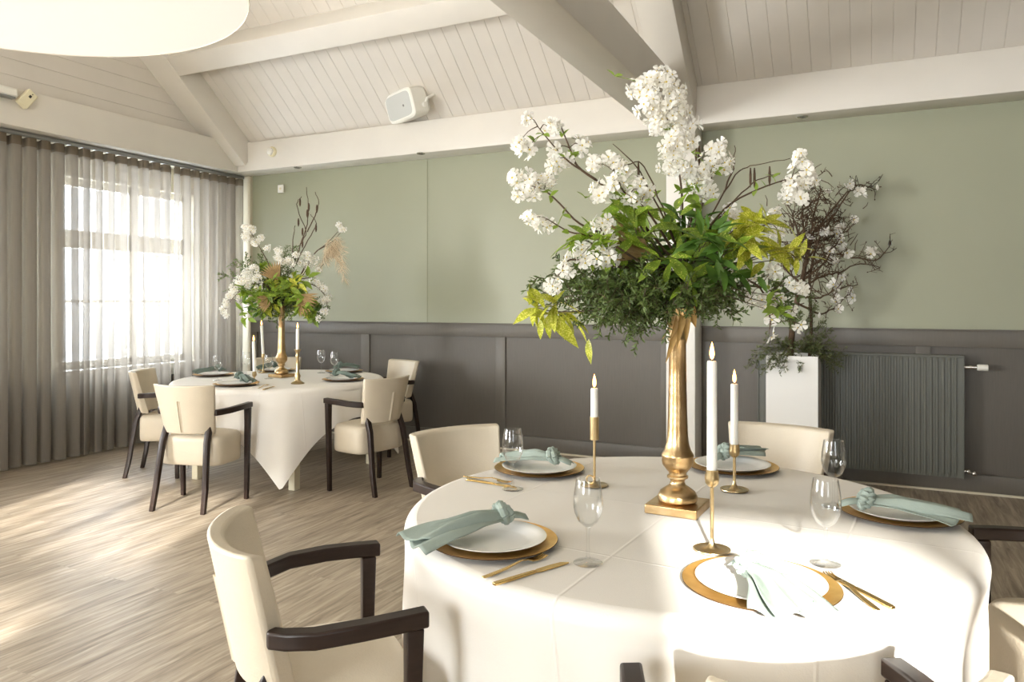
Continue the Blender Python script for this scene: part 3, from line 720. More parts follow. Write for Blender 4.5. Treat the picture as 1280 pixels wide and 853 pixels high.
fork(on_z(580, 597, TZ), on_z(640, 606, TZ), 'gold fork before the back left plate', GFK); knife(on_z(583, 601, TZ), on_z(647, 611, TZ), 'gold knife in front of the fork of the back left plate', GK)
knife(on_z(1110, 628, TZ) + Vector((.03, .0, 0)), on_z(1072, 618, TZ), 'gold knife tip showing behind the right plate', GK)
# candles on the near table
q = on_z(890, 689.5, TZ); h = disc_holder((q.x, q.y, Z0), .205, 'tallest thin brass candle holder, in front of the vase', GH); candle_parts((q.x, q.y, Z0), h, .0126, .285, lab='tallest lit white candle right of the brass vase', g=GCD)
q = on_z(918, 614, TZ); h = disc_holder((q.x, q.y, Z0), .155, 'short thin brass candle holder before the far plate', GH); candle_parts((q.x, q.y, Z0), h, .0126, .212, lab='lit white candle furthest right on the near table', g=GCD)
q = on_z(743, 608, TZ); t = thing('candle_holder', 'straight brass tube candle holder with finger ring left of the vase', 'candle holder', (q.x, q.y, Z0), 0, GH)
MB().lathe([(.001, 0), (.042, 0), (.0475, .004), (.046, .0055), (.02, .004), (.008, .008), (.006, .016)], 40).build('foot', M['brass'], t, angle=60)
mb = MB().lathe([(.0045, .01), (.0045, .155), (.0155, .158), (.0155, .236), (.0135, .236), (.0135, .225), (.001, .225)], 24); mb.build('tube', M['brass'], t, angle=60)
MB().tube([Vector((-.013 + .013 * math.cos(a), -.006, .022 + .013 * math.sin(a))) for a in [2 * math.pi * k / 20 for k in range(21)]], .003, 8).build('finger_ring', M['brass'], t)
candle_parts((q.x, q.y, Z0), .2255, .0128, .108, lab='short lit white candle left of the brass vase', g=GCD)
# tall vases
VP = [(.052, .0275), (.058, .033), (.0585, .045), (.052, .058), (.036, .070), (.024, .078), (.0205, .088), (.024, .096), (.031, .099), (.0315, .105), (.026, .108), (.0265, .115), (.036, .126), (.045, .138), (.0475, .150), (.0465, .160), (.0485, .164), (.0475, .170), (.040, .182), (.0345, .20), (.031, .225), (.0285, .29), (.0262, .40), (.025, .508), (.028, .512), (.0285, .520), (.025, .524), (.0255, .54), (.033, .575), (.045, .605), (.052, .615), (.049, .615), (.03, .58), (.018, .55), (.001, .545)]
def vase(loc, rz, lab):
    t = thing('pedestal_vase', lab, 'vase', loc, rz, 'tall antique gold vases')
    MB().box((-.078, -.078, 0), (.078, .078, .027)).build('base', M['vase'], t, bevel=.003)
    MB().lathe(VP, 48).build('column', M['vase'], t, angle=45)
VN = Vector((-.527, 2.240, Z0)); vase(VN, R(-3), 'tall antique gold vase on the near table')
VF = on_z(352, 471.5, TZ); VF.z = Z0; vase(VF, R(-3), 'tall antique gold vase on the far table')
# far table settings
GT = ' on the far table'
q_ = dict(a=((295, 482), 'nearest the sunlit armchair'), b=((254, 469.5), 'beside the curtain'), c=((429, 476), 'nearest the room centre'), d=((436, 465), 'towards the dark wainscot'), e=((345, 463.6), 'behind the far vase'))
dirs = dict(a=((303, 477), (325, 484)), b=((268, 468), (225, 471)), c=((412, 474), (458, 478)), d=((425, 464), (458, 463)), e=((338, 463), (322, 465)))
for i, (k, (pp, where)) in enumerate(q_.items()):
    q = on_z(*pp, TZ); v = q - TF; v.z = 0
    if v.length > RF - .175: q = TF + v.normalized() * (RF - .175)
    charger((q.x, q.y, Z0), 'small-looking charger plate on the far table ' + where, 'charger plates' + GT)
    plate((q.x, q.y, Z0 + .0046), 'white dinner plate on the far table ' + where, 'white plates' + GT)
    kd = dirs[k]; a = q + (on_z(*kd[0], TZ) - on_z(*pp, TZ)) * .5; b = q + (on_z(*kd[1], TZ) - on_z(*pp, TZ)) * .8
    d = (b - a); d.z = 0
    b = a + d.normalized() * min(max(d.length, .16), .24)
    napkin(a, b, .06, ZN + .004, ZN + .004, 'dusty green napkin on the far table ' + where, 'green napkins' + GT, M['napkin2'], 20 + i, .05, .7)
for px, py, lab in ((272, 476, 'wine glass on the far table beside the curtain'), (308, 469.5, 'wine glass on the far table behind the leftmost candle'), (336, 474, 'wine glass on the far table just left of its vase'),
                    (401.5, 466.5, 'left one of two wine glasses on the right of the far table'), (418, 470, 'right one of two wine glasses on the right of the far table')):
    q = on_z(px, py, TZ); wine_glass((q.x, q.y, Z0), lab, 'wine glasses' + GT)
q = on_z(372, 480, TZ); t = thing('candlestick', 'turned brass candlestick in front of the far vase', 'candle holder', (q.x, q.y, Z0), 0, 'candle holders' + GT)
MB().lathe([(.001, 0), (.05, 0), (.052, .006), (.04, .014), (.022, .024), (.018, .04), (.024, .06), (.017, .075), (.012, .09), (.015, .15), (.011, .20), (.018, .215), (.012, .228), (.017, .245), (.020, .256), (.026, .262), (.026, .266), (.0135, .266), (.0135, .25), (.001, .25)], 32).build('stick', M['brass'], t, angle=60)
candle_parts((q.x, q.y, Z0), .2505, .0128, .175, lab='lit white candle right of the far vase', g='candles' + GT)
q = on_z(329, 466.5, TZ); h = disc_holder((q.x, q.y, Z0), .17, 'thin brass candle holder behind the far vase', 'candle holders' + GT); candle_parts((q.x, q.y, Z0), h, .0125, .265, (-.05, -.02), 'lit white candle leaning behind the far table', 'candles' + GT)
q = on_z(318, 478, TZ); h = disc_holder((q.x, q.y, Z0), .085, 'low brass candle holder at the front left of the far table', 'candle holders' + GT, .04); candle_parts((q.x, q.y, Z0), h, .0125, .25, (-.03, 0), 'lit white candle furthest left on the far table', 'candles' + GT)
fq = on_z(323, 486, TZ); fork(fq, on_z(342, 480, TZ), 'gold fork on the far table beside the plate nearest the sunlit armchair', 'forks' + GT)
knife(on_z(329, 488, TZ), on_z(348, 482, TZ), 'gold knife on the far table beside the plate nearest the sunlit armchair', 'knives' + GT)

# ------------------------------------------------------------------ plants
PR = random.Random(11)
def rvec(): 
    while True:
        v = Vector((PR.uniform(-1, 1), PR.uniform(-1, 1), PR.uniform(-1, 1)))
        if .05 < v.length < 1: return v.normalized()
def flower(mb, c, n, r, mp=0, mc=1, petals=5, cup=.25):
    n = n.normalized(); u = n.orthogonal().normalized(); w = n.cross(u); a0 = PR.uniform(0, 6.28)
    for k in range(petals):
        a = a0 + 2 * math.pi * k / petals + PR.uniform(-.12, .12); rr = r * PR.uniform(.85, 1.1); cp = cup + PR.uniform(-.15, .2)
        def pt(rad, da, h): return c + (u * math.cos(a + da) + w * math.sin(a + da)) * rad + n * h
        b = len(mb.v)
        mb.add([pt(rr * .12, 0, 0), pt(rr * .5, -.5, rr * cp * .45), pt(rr * .5, .5, rr * cp * .45), pt(rr * .9, -.42, rr * cp * .9), pt(rr * .9, .42, rr * cp * .9), pt(rr * 1.0, 0, rr * cp * .75), pt(rr * .55, 0, rr * cp * .25)],
               [(0, 6, 1), (0, 2, 6), (1, 6, 5, 3), (6, 2, 4, 5)], mp)
    mb.lathe_at = None
    q = [c + n * (r * .10) + (u * math.cos(k * 1.26) + w * math.sin(k * 1.26)) * r * .16 for k in range(5)]
    mb.add([c + n * r * .22] + q, [(0, 1 + k, 1 + (k + 1) % 5) for k in range(5)], mc)
def bud(mb, c, d, L, mi=0):
    mb.tube([c, c + d * L * .35, c + d * L * .75, c + d * L], [L * .08, L * .26, L * .2, L * .02], 6, mi)
def leaf(mb, b, tip, wid, nrm=None, mi=0, curl=.15, fold=.25, n=6):
    b = Vector(b); tip = Vector(tip); d = tip - b; L = d.length; d.normalize()
    if nrm is None: nrm = UP + rvec() * .8 - FW * .5
    sd = d.cross(nrm); sd = sd.normalized() if sd.length > 1e-4 else d.orthogonal().normalized(); nn = sd.cross(d)
    rows = []
    for i in range(n + 1):
        s = i / n; w_ = wid * max(.02, math.sin(math.pi * min(1, s * 1.0) ** .85)) ** .9 * (1 - .2 * s)
        p = b + d * L * s - nn * (curl * L * s * s) + nn * curl * L * .3 * s
        rows.append([p - sd * w_ + nn * fold * w_, p, p + sd * w_ + nn * fold * w_])
    mb.grid(rows, mi)
def polyline(pts, n=4):                 # smooth path through points
    pts = [Vector(p) for p in pts]; out = []
    for i in range(len(pts) - 1):
        p0 = pts[max(i - 1, 0)]; p1 = pts[i]; p2 = pts[i + 1]; p3 = pts[min(i + 2, len(pts) - 1)]
        for k in range(n):
            t = k / n; out.append(.5 * ((2 * p1) + (p2 - p0) * t + (2 * p0 - 5 * p1 + 4 * p2 - p3) * t * t + (3 * p1 - p0 - 3 * p2 + p3) * t ** 3))
    return out + [pts[-1]]
def twig(mb, pts, r0, r1, mi=0, n=5, jit=.0):
    q = polyline(pts, 4); q = [p + (rvec() * jit if 0 < i < len(q) - 1 else Vector()) for i, p in enumerate(q)]
    mb.tube(q, [r0 + (r1 - r0) * i / (len(q) - 1) for i in range(len(q))], n, mi); return q
def conifer(mb, b, tip, side=5, nl=.022, spread=.5, droop=.06, mi_s=1, mi_n=0, dens=1.0, nw=.0014):
    b = Vector(b); tip = Vector(tip); d0 = tip - b
    def shoot(a, c, ln):
        c = c + Vector((0, 0, -droop * (c - a).length)); q = polyline([a, (a + c) / 2 + rvec() * .008 + UP * .01, c], 5)
        mb.tube(q, [.0016 - .0011 * i / (len(q) - 1) for i in range(len(q))], 4, mi_s)
        L = (c - a).length; cnt = max(8, int(L / .0042 * dens)); ax = (c - a).normalized(); u = ax.orthogonal().normalized(); w_ = ax.cross(u)
        for k in range(cnt):
            s = (k + PR.random()) / cnt; i = min(int(s * (len(q) - 1)), len(q) - 2); f = s * (len(q) - 1) - i; p = q[i].lerp(q[i + 1], f)
            an = PR.uniform(0, 6.28); o = u * math.cos(an) + w_ * math.sin(an) * .8; dd = (o + ax * PR.uniform(.35, .9)).normalized(); l = ln * PR.uniform(.7, 1.15) * (1 - .35 * s)
            wv = dd.cross(rvec()); wv = wv.normalized() * nw
            mb.add([p - wv * .7, p + wv * .7, p + dd * l * .6 + wv, p + dd * l, p + dd * l * .6 - wv], [(0, 1, 2, 3, 4)], mi_n)
    shoot(b, tip, nl)
    for k in range(side):
        s = .2 + .75 * (k + PR.random() * .6) / side; p = b.lerp(tip, s); L = d0.length * (1 - s * .75) * PR.uniform(.35, .6)
        o = rvec(); o -= d0.normalized() * o.dot(d0.normalized()); o.normalize()
        shoot(p, p + (d0.normalized() * .8 + o * spread * 1.6).normalized() * L, nl)
class Plant:
    ymax = 99
    def __init__(s, name, label, cat, base, group=None): s.o = Vector(base); s.t = thing(name, label, cat, base, 0, group)
    def part(s, mb, name, mats, parent=None, smooth=True):
        mb.v = [(v[0] - s.o.x, min(v[1], s.ymax) - s.o.y, v[2] - s.o.z) for v in mb.v]
        return mb.build(name, mats, parent or s.t, smooth=smooth, angle=180)
def cluster(mb, c, r, n, fr, squash=1.0, mi=(0, 1)):
    for k in range(n):
        d = rvec(); p = c + Vector((d.x, d.y, d.z * squash)) * r * min(1.5, abs(PR.gauss(.8, .3))); flower(mb, p, d + rvec() * .35, fr * PR.uniform(.8, 1.15), *mi)

# --- large arrangement in the near vase
ZV = 2.285; NB = Vector((VN.x, VN.y, 1.365))
A = Plant('flower_arrangement', 'large arrangement of white blossom and spotted leaves in the near gold vase', 'flower arrangement', NB, 'tall flower arrangements')
def nt(px, py, dz=0): return at(px, py, ZV + dz)
PX = ZV / F
core = nt(846, 345)
# blossom branches: (path, clusters (px, py, dz, radius px, count), leaves)
BR = [
 ([(850, 350, 0), (853, 255, -.05), (846, 200, -.06), (838, 160, -.07), (818, 110, -.08)], [(803, 112, -.10, 19, 22), (827, 103, -.08, 20, 24), (845, 118, -.05, 17, 20), (815, 132, -.12, 20, 24), (838, 140, -.10, 22, 26), (822, 158, -.08, 16, 18), (850, 158, -.06, 19, 20), (842, 182, -.09, 19, 22), (858, 178, -.06, 12, 10), (838, 207, -.07, 16, 16), (856, 212, -.05, 16, 16)], [(768, 95), (776, 102)]),
 ([(845, 330, -.02), (790, 265, -.08), (745, 225, -.10), (712, 203, -.12), (690, 180, -.14), (672, 158, -.15)], [(662, 150, -.15, 8, 5), (648, 180, -.15, 9, 7), (657, 190, -.15, 8, 6), (684, 158, -.13, 9, 5), (693, 208, -.12, 9, 7)], [(668, 178), (676, 172)]),
 ([(745, 225, -.10), (722, 208, -.10), (712, 185, -.1), (700, 155, -.1)], [(726, 182, -.1, 10, 7), (697, 160, -.1, 8, 5), (692, 188, -.12, 9, 7), (708, 200, -.1, 8, 6)], [(702, 172), (716, 178)]),
 ([(835, 340, -.03), (770, 300, -.10), (725, 280, -.12), (700, 255, -.13), (680, 238, -.13), (655, 230, -.14)], [(646, 222, -.14, 9, 8), (660, 224, -.14, 10, 8), (672, 229, -.14, 10, 8), (686, 224, -.13, 9, 8), (650, 242, -.14, 7, 5), (668, 238, -.13, 8, 6)], [(688, 245), (694, 262)]),
 ([(800, 320, -.08), (740, 296, -.14), (712, 290, -.15), (686, 275, -.15)], [(664, 275, -.15, 8, 6), (678, 284, -.15, 10, 8)], [(704, 268), (700, 255)]),
 ([(845, 320, -.05), (810, 265, -.14), (780, 240, -.16), (768, 215, -.16)], [(742, 205, -.16, 9, 7), (763, 203, -.16, 11, 9), (782, 212, -.16, 10, 8), (755, 236, -.16, 13, 11), (774, 232, -.18, 13, 12), (798, 237, -.17, 13, 11), (748, 246, -.16, 9, 6), (806, 246, -.14, 9, 6), (786, 246, -.16, 9, 7)], [(732, 248), (722, 240)]),
 ([(820, 340, -.08), (785, 318, -.16), (760, 300, -.18), (750, 285, -.18)], [(752, 282, -.18, 10, 8), (762, 299, -.18, 9, 7), (728, 318, -.18, 11, 9), (748, 322, -.18, 12, 10), (762, 322, -.18, 9, 7), (756, 309, -.18, 8, 6)], []),
 ([(785, 335, -.12), (745, 330, -.17), (712, 325, -.18), (698, 345, -.18)], [(704, 322, -.18, 6, 4), (703, 340, -.18, 9, 7), (690, 358, -.18, 9, 5)], []),
 ([(855, 330, 0), (875, 265, -.02), (892, 215, -.02)], [(897, 188, -.02, 14, 12), (886, 210, -.02, 15, 13), (872, 226, -.04, 15, 13), (903, 205, -.01, 11, 9), (882, 238, -.04, 12, 10)], [(866, 192), (870, 200)]),
 ([(860, 320, .02), (905, 262, .05), (945, 238, .06), (990, 222, .06)], [(1000, 196, .06, 13, 11), (1005, 214, .06, 15, 13), (992, 232, .06, 13, 11), (1012, 226, .06, 12, 9), (985, 246, .05, 9, 6), (1000, 248, .06, 10, 7)], [(966, 222), (960, 232)]),
 ([(870, 330, .03), (900, 300, .05), (930, 290, .06), (960, 280, .06)], [(905, 275, .06, 12, 9), (915, 268, .06, 9, 6), (970, 268, .08, 9, 6), (975, 292, .08, 9, 6)], []),
 ([(875, 350, .02), (915, 345, .0), (950, 360, .0), (962, 395, 0), (962, 412, 0)], [(930, 340, .0, 10, 5), (943, 342, 0, 8, 4), (968, 340, 0, 9, 5), (992, 356, 0, 8, 4), (1004, 362, 0, 7, 4), (955, 378, 0, 9, 5), (972, 374, 0, 8, 5), (966, 398, 0, 7, 3), (990, 388, 0, 6, 3), (962, 418, 0, 6, 2), (938, 372, 0, 7, 3), (1000, 405, 0, 6, 2)], []),
]
for path, cl, lv in BR:
    mb = MB(); q = twig(mb, [nt(*p) for p in path], .0042, .0016, 0, 6)
    fm = MB()
    for cx, cy, dz, rp, n in cl:
        c = nt(cx, cy, dz); near = min(q, key=lambda v: (v - c).length)
        if (near - c).length > .012: mb.tube(polyline([near, (near + c) / 2 + UP * .01, c], 3), [.0018, .0016, .0014, .0013, .0012, .001, .001][:7], 4)
        n = int(n * .85) + 1
        cluster(fm, c, rp * PX * .82, int(n * 1.25), .0215)
    b = A.part(mb, 'blossom_branch', M['bark']); A.part(fm, 'blossoms', [M['petal'], M['pollen']], b, smooth=False)
    if lv:
        lm = MB(); e_ = nt(lv[0][0], lv[0][1], path[-1][2]); n_ = min(q, key=lambda v: (v - e_).length); lm.tube(polyline([n_, (n_ + e_) / 2 + UP * .004, e_], 3), .0012, 4)
        for k in range(5):
            p = nt(lv[0][0], lv[0][1], path[-1][2]) if k < 2 else q[PR.randrange(len(q) // 2, len(q))]
            leaf(lm, p, p + (RT * PR.uniform(-1, 1) + UP * PR.uniform(-.5, 1) - FW * .4).normalized() * PR.uniform(.025, .04), .009)
        A.part(lm, 'branch_leaves', M['leafl'], b)
# bare catkin twigs
for path, cats in (([(862, 320, .02), (880, 285, .04), (905, 240, .05), (925, 214, .05), (945, 206, .05), (988, 198, .05)], [(938, 210), (943, 210), (962, 208)]),
                   ([(905, 240, .05), (915, 216, .05), (918, 200, .05), (918, 182, .05)], []), ([(850, 320, -.05), (828, 260, -.06), (806, 208, -.08), (788, 205, -.1), (762, 218, -.1)], [(798, 203)]),
                   ([(875, 300, .02), (920, 250, .08), (948, 225, .1), (975, 218, .1)], []), ([(860, 300, 0), (866, 250, .02), (870, 205, .02), (870, 180, .02)], [(870, 178), (874, 182)]), ([(842, 300, -.06), (800, 215, -.1), (766, 180, -.1)], [])):
    mb = MB(); q = twig(mb, [nt(*p) for p in path], .0032, .0010, 0, 5, .003)
    for cx, cy in cats:
        p = nt(cx, cy, path[-1][2]); mb.tube([p, p - UP * .02, p - UP * .045, p - UP * .062], [.002, .0042, .0042, .001], 6)
    A.part(mb, 'catkin_twig', M['bark'])
# spotted leaf sprigs
def sprig(P, stem, leaves, m, name, tf, r=.0022, wid=.30):
    mb = MB(); twig(mb, [tf(*p) for p in stem], r, r * .5, 1, 5)
    for bx, by, tx, ty, dz, dz2 in leaves:
        a, b = tf(bx, by, dz), tf(tx, ty, dz2); leaf(mb, a, b, (b - a).length * wid * .62, None, 0)
    return P.part(mb, name, [m, M['twig']])
sprig(A, [(850, 345, -.06), (845, 325, -.16), (838, 318, -.2)], [(836, 322, 867, 358, -.22, -.24), (838, 320, 864, 320, -.2, -.24), (826, 325, 797, 350, -.2, -.24), (849, 318, 850, 294, -.2, -.2), (866, 322, 891, 307, -.18, -.2), (824, 322, 800, 305, -.2, -.22), (840, 326, 826, 372, -.2, -.2)], M['leaf'], 'spotted_leaf_sprig', nt)
sprig(A, [(852, 330, -.04), (850, 290, -.12)], [(848, 288, 888, 289, -.14, -.18), (850, 270, 876, 249, -.12, -.14), (848, 275, 826, 258, -.14, -.16), (850, 285, 815, 282, -.14, -.2), (846, 262, 858, 240, -.1, -.12), (862, 300, 890, 270, -.1, -.1), (840, 290, 838, 255, -.1, -.12)], M['leaf'], 'spotted_leaf_sprig', nt)
sprig(A, [(820, 340, -.06), (760, 300, -.12), (722, 298, -.14)], [(722, 298, 685, 319, -.14, -.15), (735, 296, 708, 305, -.14, -.16), (726, 294, 745, 272, -.14, -.15), (712, 282, 738, 294, -.14, -.16), (750, 300, 735, 330, -.14, -.16), (775, 305, 752, 282, -.12, -.1), (770, 310, 755, 345, -.12, -.14), (786, 300, 768, 262, -.12, -.12)], M['leaf'], 'spotted_leaf_sprig', nt)
sprig(A, [(810, 330, -.06), (795, 290, -.14), (790, 262, -.14)], [(790, 280, 765, 262, -.14, -.18), (795, 285, 812, 258, -.14, -.16), (790, 300, 770, 320, -.14, -.18), (800, 305, 780, 290, -.16, -.2), (802, 300, 824, 280, -.16, -.2), (800, 270, 812, 245, -.1, -.1)], M['leaf'], 'spotted_leaf_sprig', nt)
sprig(A, [(868, 340, 0), (905, 315, -.04), (940, 295, -.06)], [(934, 306, 902, 321, -.06, -.08), (945, 296, 982, 310, -.06, -.08), (936, 292, 925, 270, -.06, -.08), (944, 292, 945, 264, -.06, -.06), (949, 280, 978, 267, -.06, -.08), (926, 288, 911, 271, -.06, -.08), (940, 300, 962, 322, -.06, -.1), (938, 300, 922, 340, -.08, -.1), (950, 302, 990, 332, -.06, -.08), (955, 285, 985, 290, -.06, -.06)], M['leafy'], 'spotted_leaf_sprig', nt)
sprig(A, [(880, 335, .02), (930, 330, -.02), (970, 325, -.02), (1005, 320, -.02)], [(986, 315, 1006, 290, -.02, -.04), (1002, 321, 1008, 298, -.02, -.03), (1010, 322, 1034, 323, -.02, -.03), (996, 324, 995, 344, -.02, -.04), (966, 326, 992, 332, -.02, -.06), (955, 328, 938, 345, -.02, -.06), (990, 320, 968, 306, -.02, -.04)], M['leafy'], 'spotted_leaf_sprig', nt)
sprig(A, [(835, 360, -.06), (760, 385, -.12), (700, 390, -.14), (672, 385, -.14)], [(669, 385, 641, 404, -.14, -.16), (661, 382, 664, 354, -.14, -.14), (664, 360, 682, 384, -.14, -.17), (688, 397, 724, 433, -.14, -.18), (676, 400, 675, 425, -.14, -.14), (683, 400, 688, 424, -.14, -.14), (736, 424, 737, 456, -.12, -.12), (700, 390, 720, 415, -.14, -.18), (712, 396, 738, 415, -.12, -.16), (690, 380, 705, 362, -.14, -.15), (700, 395, 708, 425, -.13, -.14), (720, 405, 736, 428, -.12, -.13), (672, 378, 655, 368, -.14, -.16)], M['leafy'], 'spotted_leaf_sprig', nt)
sprig(A, [(865, 345, -.02), (890, 330, -.08), (905, 335, -.1)], [(901, 336, 905, 371, -.1, -.12), (896, 328, 931, 342, -.08, -.1), (884, 300, 900, 270, -.06, -.06), (947, 345, 960, 366, -.02, -.04), (888, 312, 918, 300, -.06, -.08), (880, 330, 895, 362, -.1, -.12), (880, 272, 905, 262, -.03, -.05)], M['leafd'], 'green_leaf_sprig', nt)
for k in range(30):
    a = PR.uniform(0, 6.28); c = (842 + 78 * math.cos(a) * PR.random() ** .5, 312 + 46 * math.sin(a) * PR.random() ** .5, PR.uniform(-.22, .2)); lv = []
    for i in range(8):
        an = PR.uniform(0, 6.28); l = PR.uniform(20, 42); bx, by = c[0] + PR.uniform(-12, 12), c[1] + PR.uniform(-10, 10); lv.append((bx, by, bx + l * math.cos(an), by - l * math.sin(an) * .8, c[2], c[2] - PR.uniform(0, .06)))
    sprig(A, [(848, 365, 0), ((848 + c[0]) / 2, (365 + c[1]) / 2, c[2] / 2), c], lv, M[PR.choice(['leaf', 'leafd', 'leafl', 'leaf'])], 'green_leaf_sprig', nt)
for cx, cy, sx, sy, n, mk in ((945, 292, 26, 20, 7, 'leafy'), (985, 315, 16, 12, 3, 'leafy'), (690, 390, 18, 14, 4, 'leafy'), (915, 300, 26, 20, 5, 'leaf'), (740, 300, 24, 14, 5, 'leaf'), (790, 270, 22, 18, 6, 'leaf'), (880, 285, 22, 24, 6, 'leafd'), (905, 340, 24, 16, 5, 'leafd'), (968, 372, 18, 16, 4, 'leafl'), (855, 250, 20, 16, 4, 'leafl'), (775, 325, 26, 14, 5, 'leaf')):
    for k in range(n):
        c = (PR.gauss(cx, sx * .6), PR.gauss(cy, sy * .6), PR.uniform(-.18, .06)); lv = []
        for i in range(6):
            an = PR.uniform(0, 6.28); l = PR.uniform(22, 38) if mk != 'leafl' else PR.uniform(12, 20); bx, by = c[0] + PR.uniform(-6, 6), c[1] + PR.uniform(-6, 6); lv.append((bx, by, bx + l * math.cos(an), by - l * math.sin(an) * .8, c[2], c[2] - PR.uniform(0, .06)))
        sprig(A, [(848, 355, 0), ((848 + c[0]) / 2, (350 + c[1]) / 2, c[2] / 2), c], lv, M[mk], 'spotted_leaf_sprig' if mk in ('leaf', 'leafy') else 'green_leaf_sprig', nt)
# conifer sprigs
for b, tips in (((846, 375), [(660, 346, -.1), (664, 366, -.12), (690, 352, -.05), (705, 372, -.16), (722, 398, -.15), (745, 404, -.16), (762, 396, -.2), (790, 416, -.16), (775, 382, -.22), (745, 366, -.2), (730, 350, .05), (800, 372, -.24), (810, 398, -.14), (826, 402, -.1), (758, 345, .12), (700, 340, .1), (770, 360, -.1), (815, 360, -.26), (840, 385, -.2), (715, 360, -.05), (735, 385, .05), (775, 405, -.05), (690, 372, 0), (752, 378, -.24), (785, 350, -.24), (728, 350, -.2), (800, 402, .08), (765, 372, .18), (820, 384, .15)]),
                ((850, 372), [(880, 398, -.08), (900, 388, -.1), (888, 372, -.2), (915, 378, 0), (925, 398, .02), (938, 372, .06), (880, 350, -.22), (905, 350, .1), (862, 385, -.2), (955, 352, .1), (870, 375, .2), (930, 350, .18), (895, 372, .05), (912, 360, -.18), (860, 362, -.26), (888, 398, .12)]), ((965, 370), [(985, 395, .05), (1000, 372, .05), (990, 410, .02)])):
    for px, py, dz in tips:
        mb = MB(); conifer(mb, nt(b[0] + PR.uniform(-8, 8), b[1] - PR.uniform(0, 22), dz * .2), nt(px, py, dz), 12, .026, .6, .05, dens=1.15, nw=.0026); A.part(mb, 'conifer_sprig', [M['yew'], M['twig']], smooth=False)
# dried palm leaf, ribbon-like dried leaves, foam
mb = MB()
for k in range(9):
    a = R(118 + 9 * k); b_ = nt(812, 318, -.1); leaf(mb, b_, b_ + (RT * math.cos(a) + UP * math.sin(a) - FW * .2).normalized() * .17, .007, -FW, 0, .05, .6)
A.part(mb, 'dried_palm_leaf', M['palm'])
mb = MB()
for tx, ty, dz, w_ in ((832, 455, -.06, .014), (858, 430, -.07, .013), (846, 436, -.085, .011), (870, 410, -.06, .016), (838, 425, -.07, .012), (826, 428, -.05, .006)): leaf(mb, nt(858, 372, -.07), nt(tx, ty, dz), w_, -FW, 0, .02, .5)
A.part(mb, 'dried_leaf_bow', M['ribbon'])
mb = MB().ball((NB.x, NB.y, NB.z + .035), (.07, .07, .05), 14); A.part(mb, 'moss_core', M['foam'])

# --- arrangement in the far vase
FV = 6.16; FB = Vector((VF.x, VF.y, 1.37))
Bq = Plant('flower_arrangement', 'arrangement of white blossom, twigs and dried plumes in the far gold vase', 'flower arrangement', FB, 'tall flower arrangements')
zf = (FB - EYE).dot(FW)
def ft(px, py, dz=0): return at(px, py, zf + dz)
FPX = zf / F
for path, cl in (([(352, 375, 0), (338, 335, -.05), (322, 305, -.05), (312, 288, -.05)], [(306, 285, -.05, 5, 12), (315, 287, -.05, 6, 16), (308, 297, -.05, 6, 16), (318, 302, -.05, 6, 16), (326, 298, -.05, 4, 8), (333, 310, -.05, 4, 6)]),
                 ([(350, 372, 0), (328, 355, -.15), (305, 360, -.2), (285, 380, -.2)], [(318, 337, -.15, 7, 16), (308, 343, -.15, 7, 18), (322, 348, -.2, 7, 16), (300, 350, -.18, 7, 18), (310, 356, -.2, 7, 16), (292, 362, -.2, 6, 14), (298, 370, -.2, 5, 10), (286, 370, -.2, 5, 10), (282, 380, -.2, 5, 10), (279, 388, -.2, 4, 7), (282, 395, -.2, 3, 4), (322, 360, -.2, 5, 7)]),
                 ([(352, 370, 0), (350, 340, -.1), (355, 320, -.1)], [(347, 315, -.05, 6, 12), (352, 328, -.12, 6, 14), (362, 327, -.12, 6, 14), (346, 323, -.1, 5, 9), (370, 318, -.1, 4, 7)]),
                 ([(355, 370, 0), (378, 345, 0), (388, 325, 0)], [(384, 320, 0, 6, 13), (392, 326, 0, 6, 13), (384, 332, 0, 5, 9), (398, 338, 0, 4, 7), (376, 330, 0, 4, 6)]),
                 ([(372, 350, 0), (392, 318, .05), (408, 305, .05), (425, 287, .05)], [(424, 280, .05, 4, 6), (428, 287, .05, 4, 7)]),
                 ([(356, 372, 0), (385, 355, -.1), (405, 368, -.1), (410, 390, -.1)], [(398, 355, -.1, 6, 12), (405, 362, -.1, 6, 12), (410, 372, -.1, 6, 11), (404, 378, -.1, 5, 9), (406, 390, -.1, 5, 7), (400, 398, -.1, 4, 4), (392, 350, -.1, 5, 8)])):
    mb = MB(); q = twig(mb, [ft(*p) for p in path], .006, .002, 0, 5); fm = MB()
    for cx, cy, dz, rp, n in cl: cluster(fm, ft(cx, cy, dz), rp * FPX * .8, int(n * 1.2), .024)
    b = Bq.part(mb, 'blossom_branch', M['bark']); Bq.part(fm, 'blossoms', [M['petal'], M['pollen']], b, smooth=False)
for path, cats in (([(366, 335, 0), (376, 305, 0), (382, 290, 0), (372, 262, 0), (372, 252, 0), (377, 246, 0)], [(373, 273), (378, 300), (375, 248)]), ([(376, 305, 0), (384, 280, 0), (385, 255, 0), (383, 234, 0)], [(386, 254), (384, 262), (378, 285)]),
                   ([(384, 290, 0), (394, 270, 0), (398, 254, 0), (394, 240, 0)], [(396, 256), (395, 280)]), ([(372, 350, 0), (392, 318, .05), (415, 303, .05), (426, 290, .05)], []), ([(370, 330, 0), (385, 300, .1), (395, 280, .1), (388, 268, .1)], []), ([(372, 350, 0), (390, 345, 0), (405, 330, 0)], []), ([(366, 330, 0), (366, 300, 0), (369, 282, 0)], [])):
    mb = MB(); twig(mb, [ft(*p) for p in path], .005, .0022, 0, 5, .004)
    for cx, cy in cats:
        p = ft(cx, cy, 0); mb.tube([p, p - UP * .02, p - UP * .05, p - UP * .07], [.003, .008, .008, .002], 6)
    Bq.part(mb, 'catkin_twig', M['bark'])
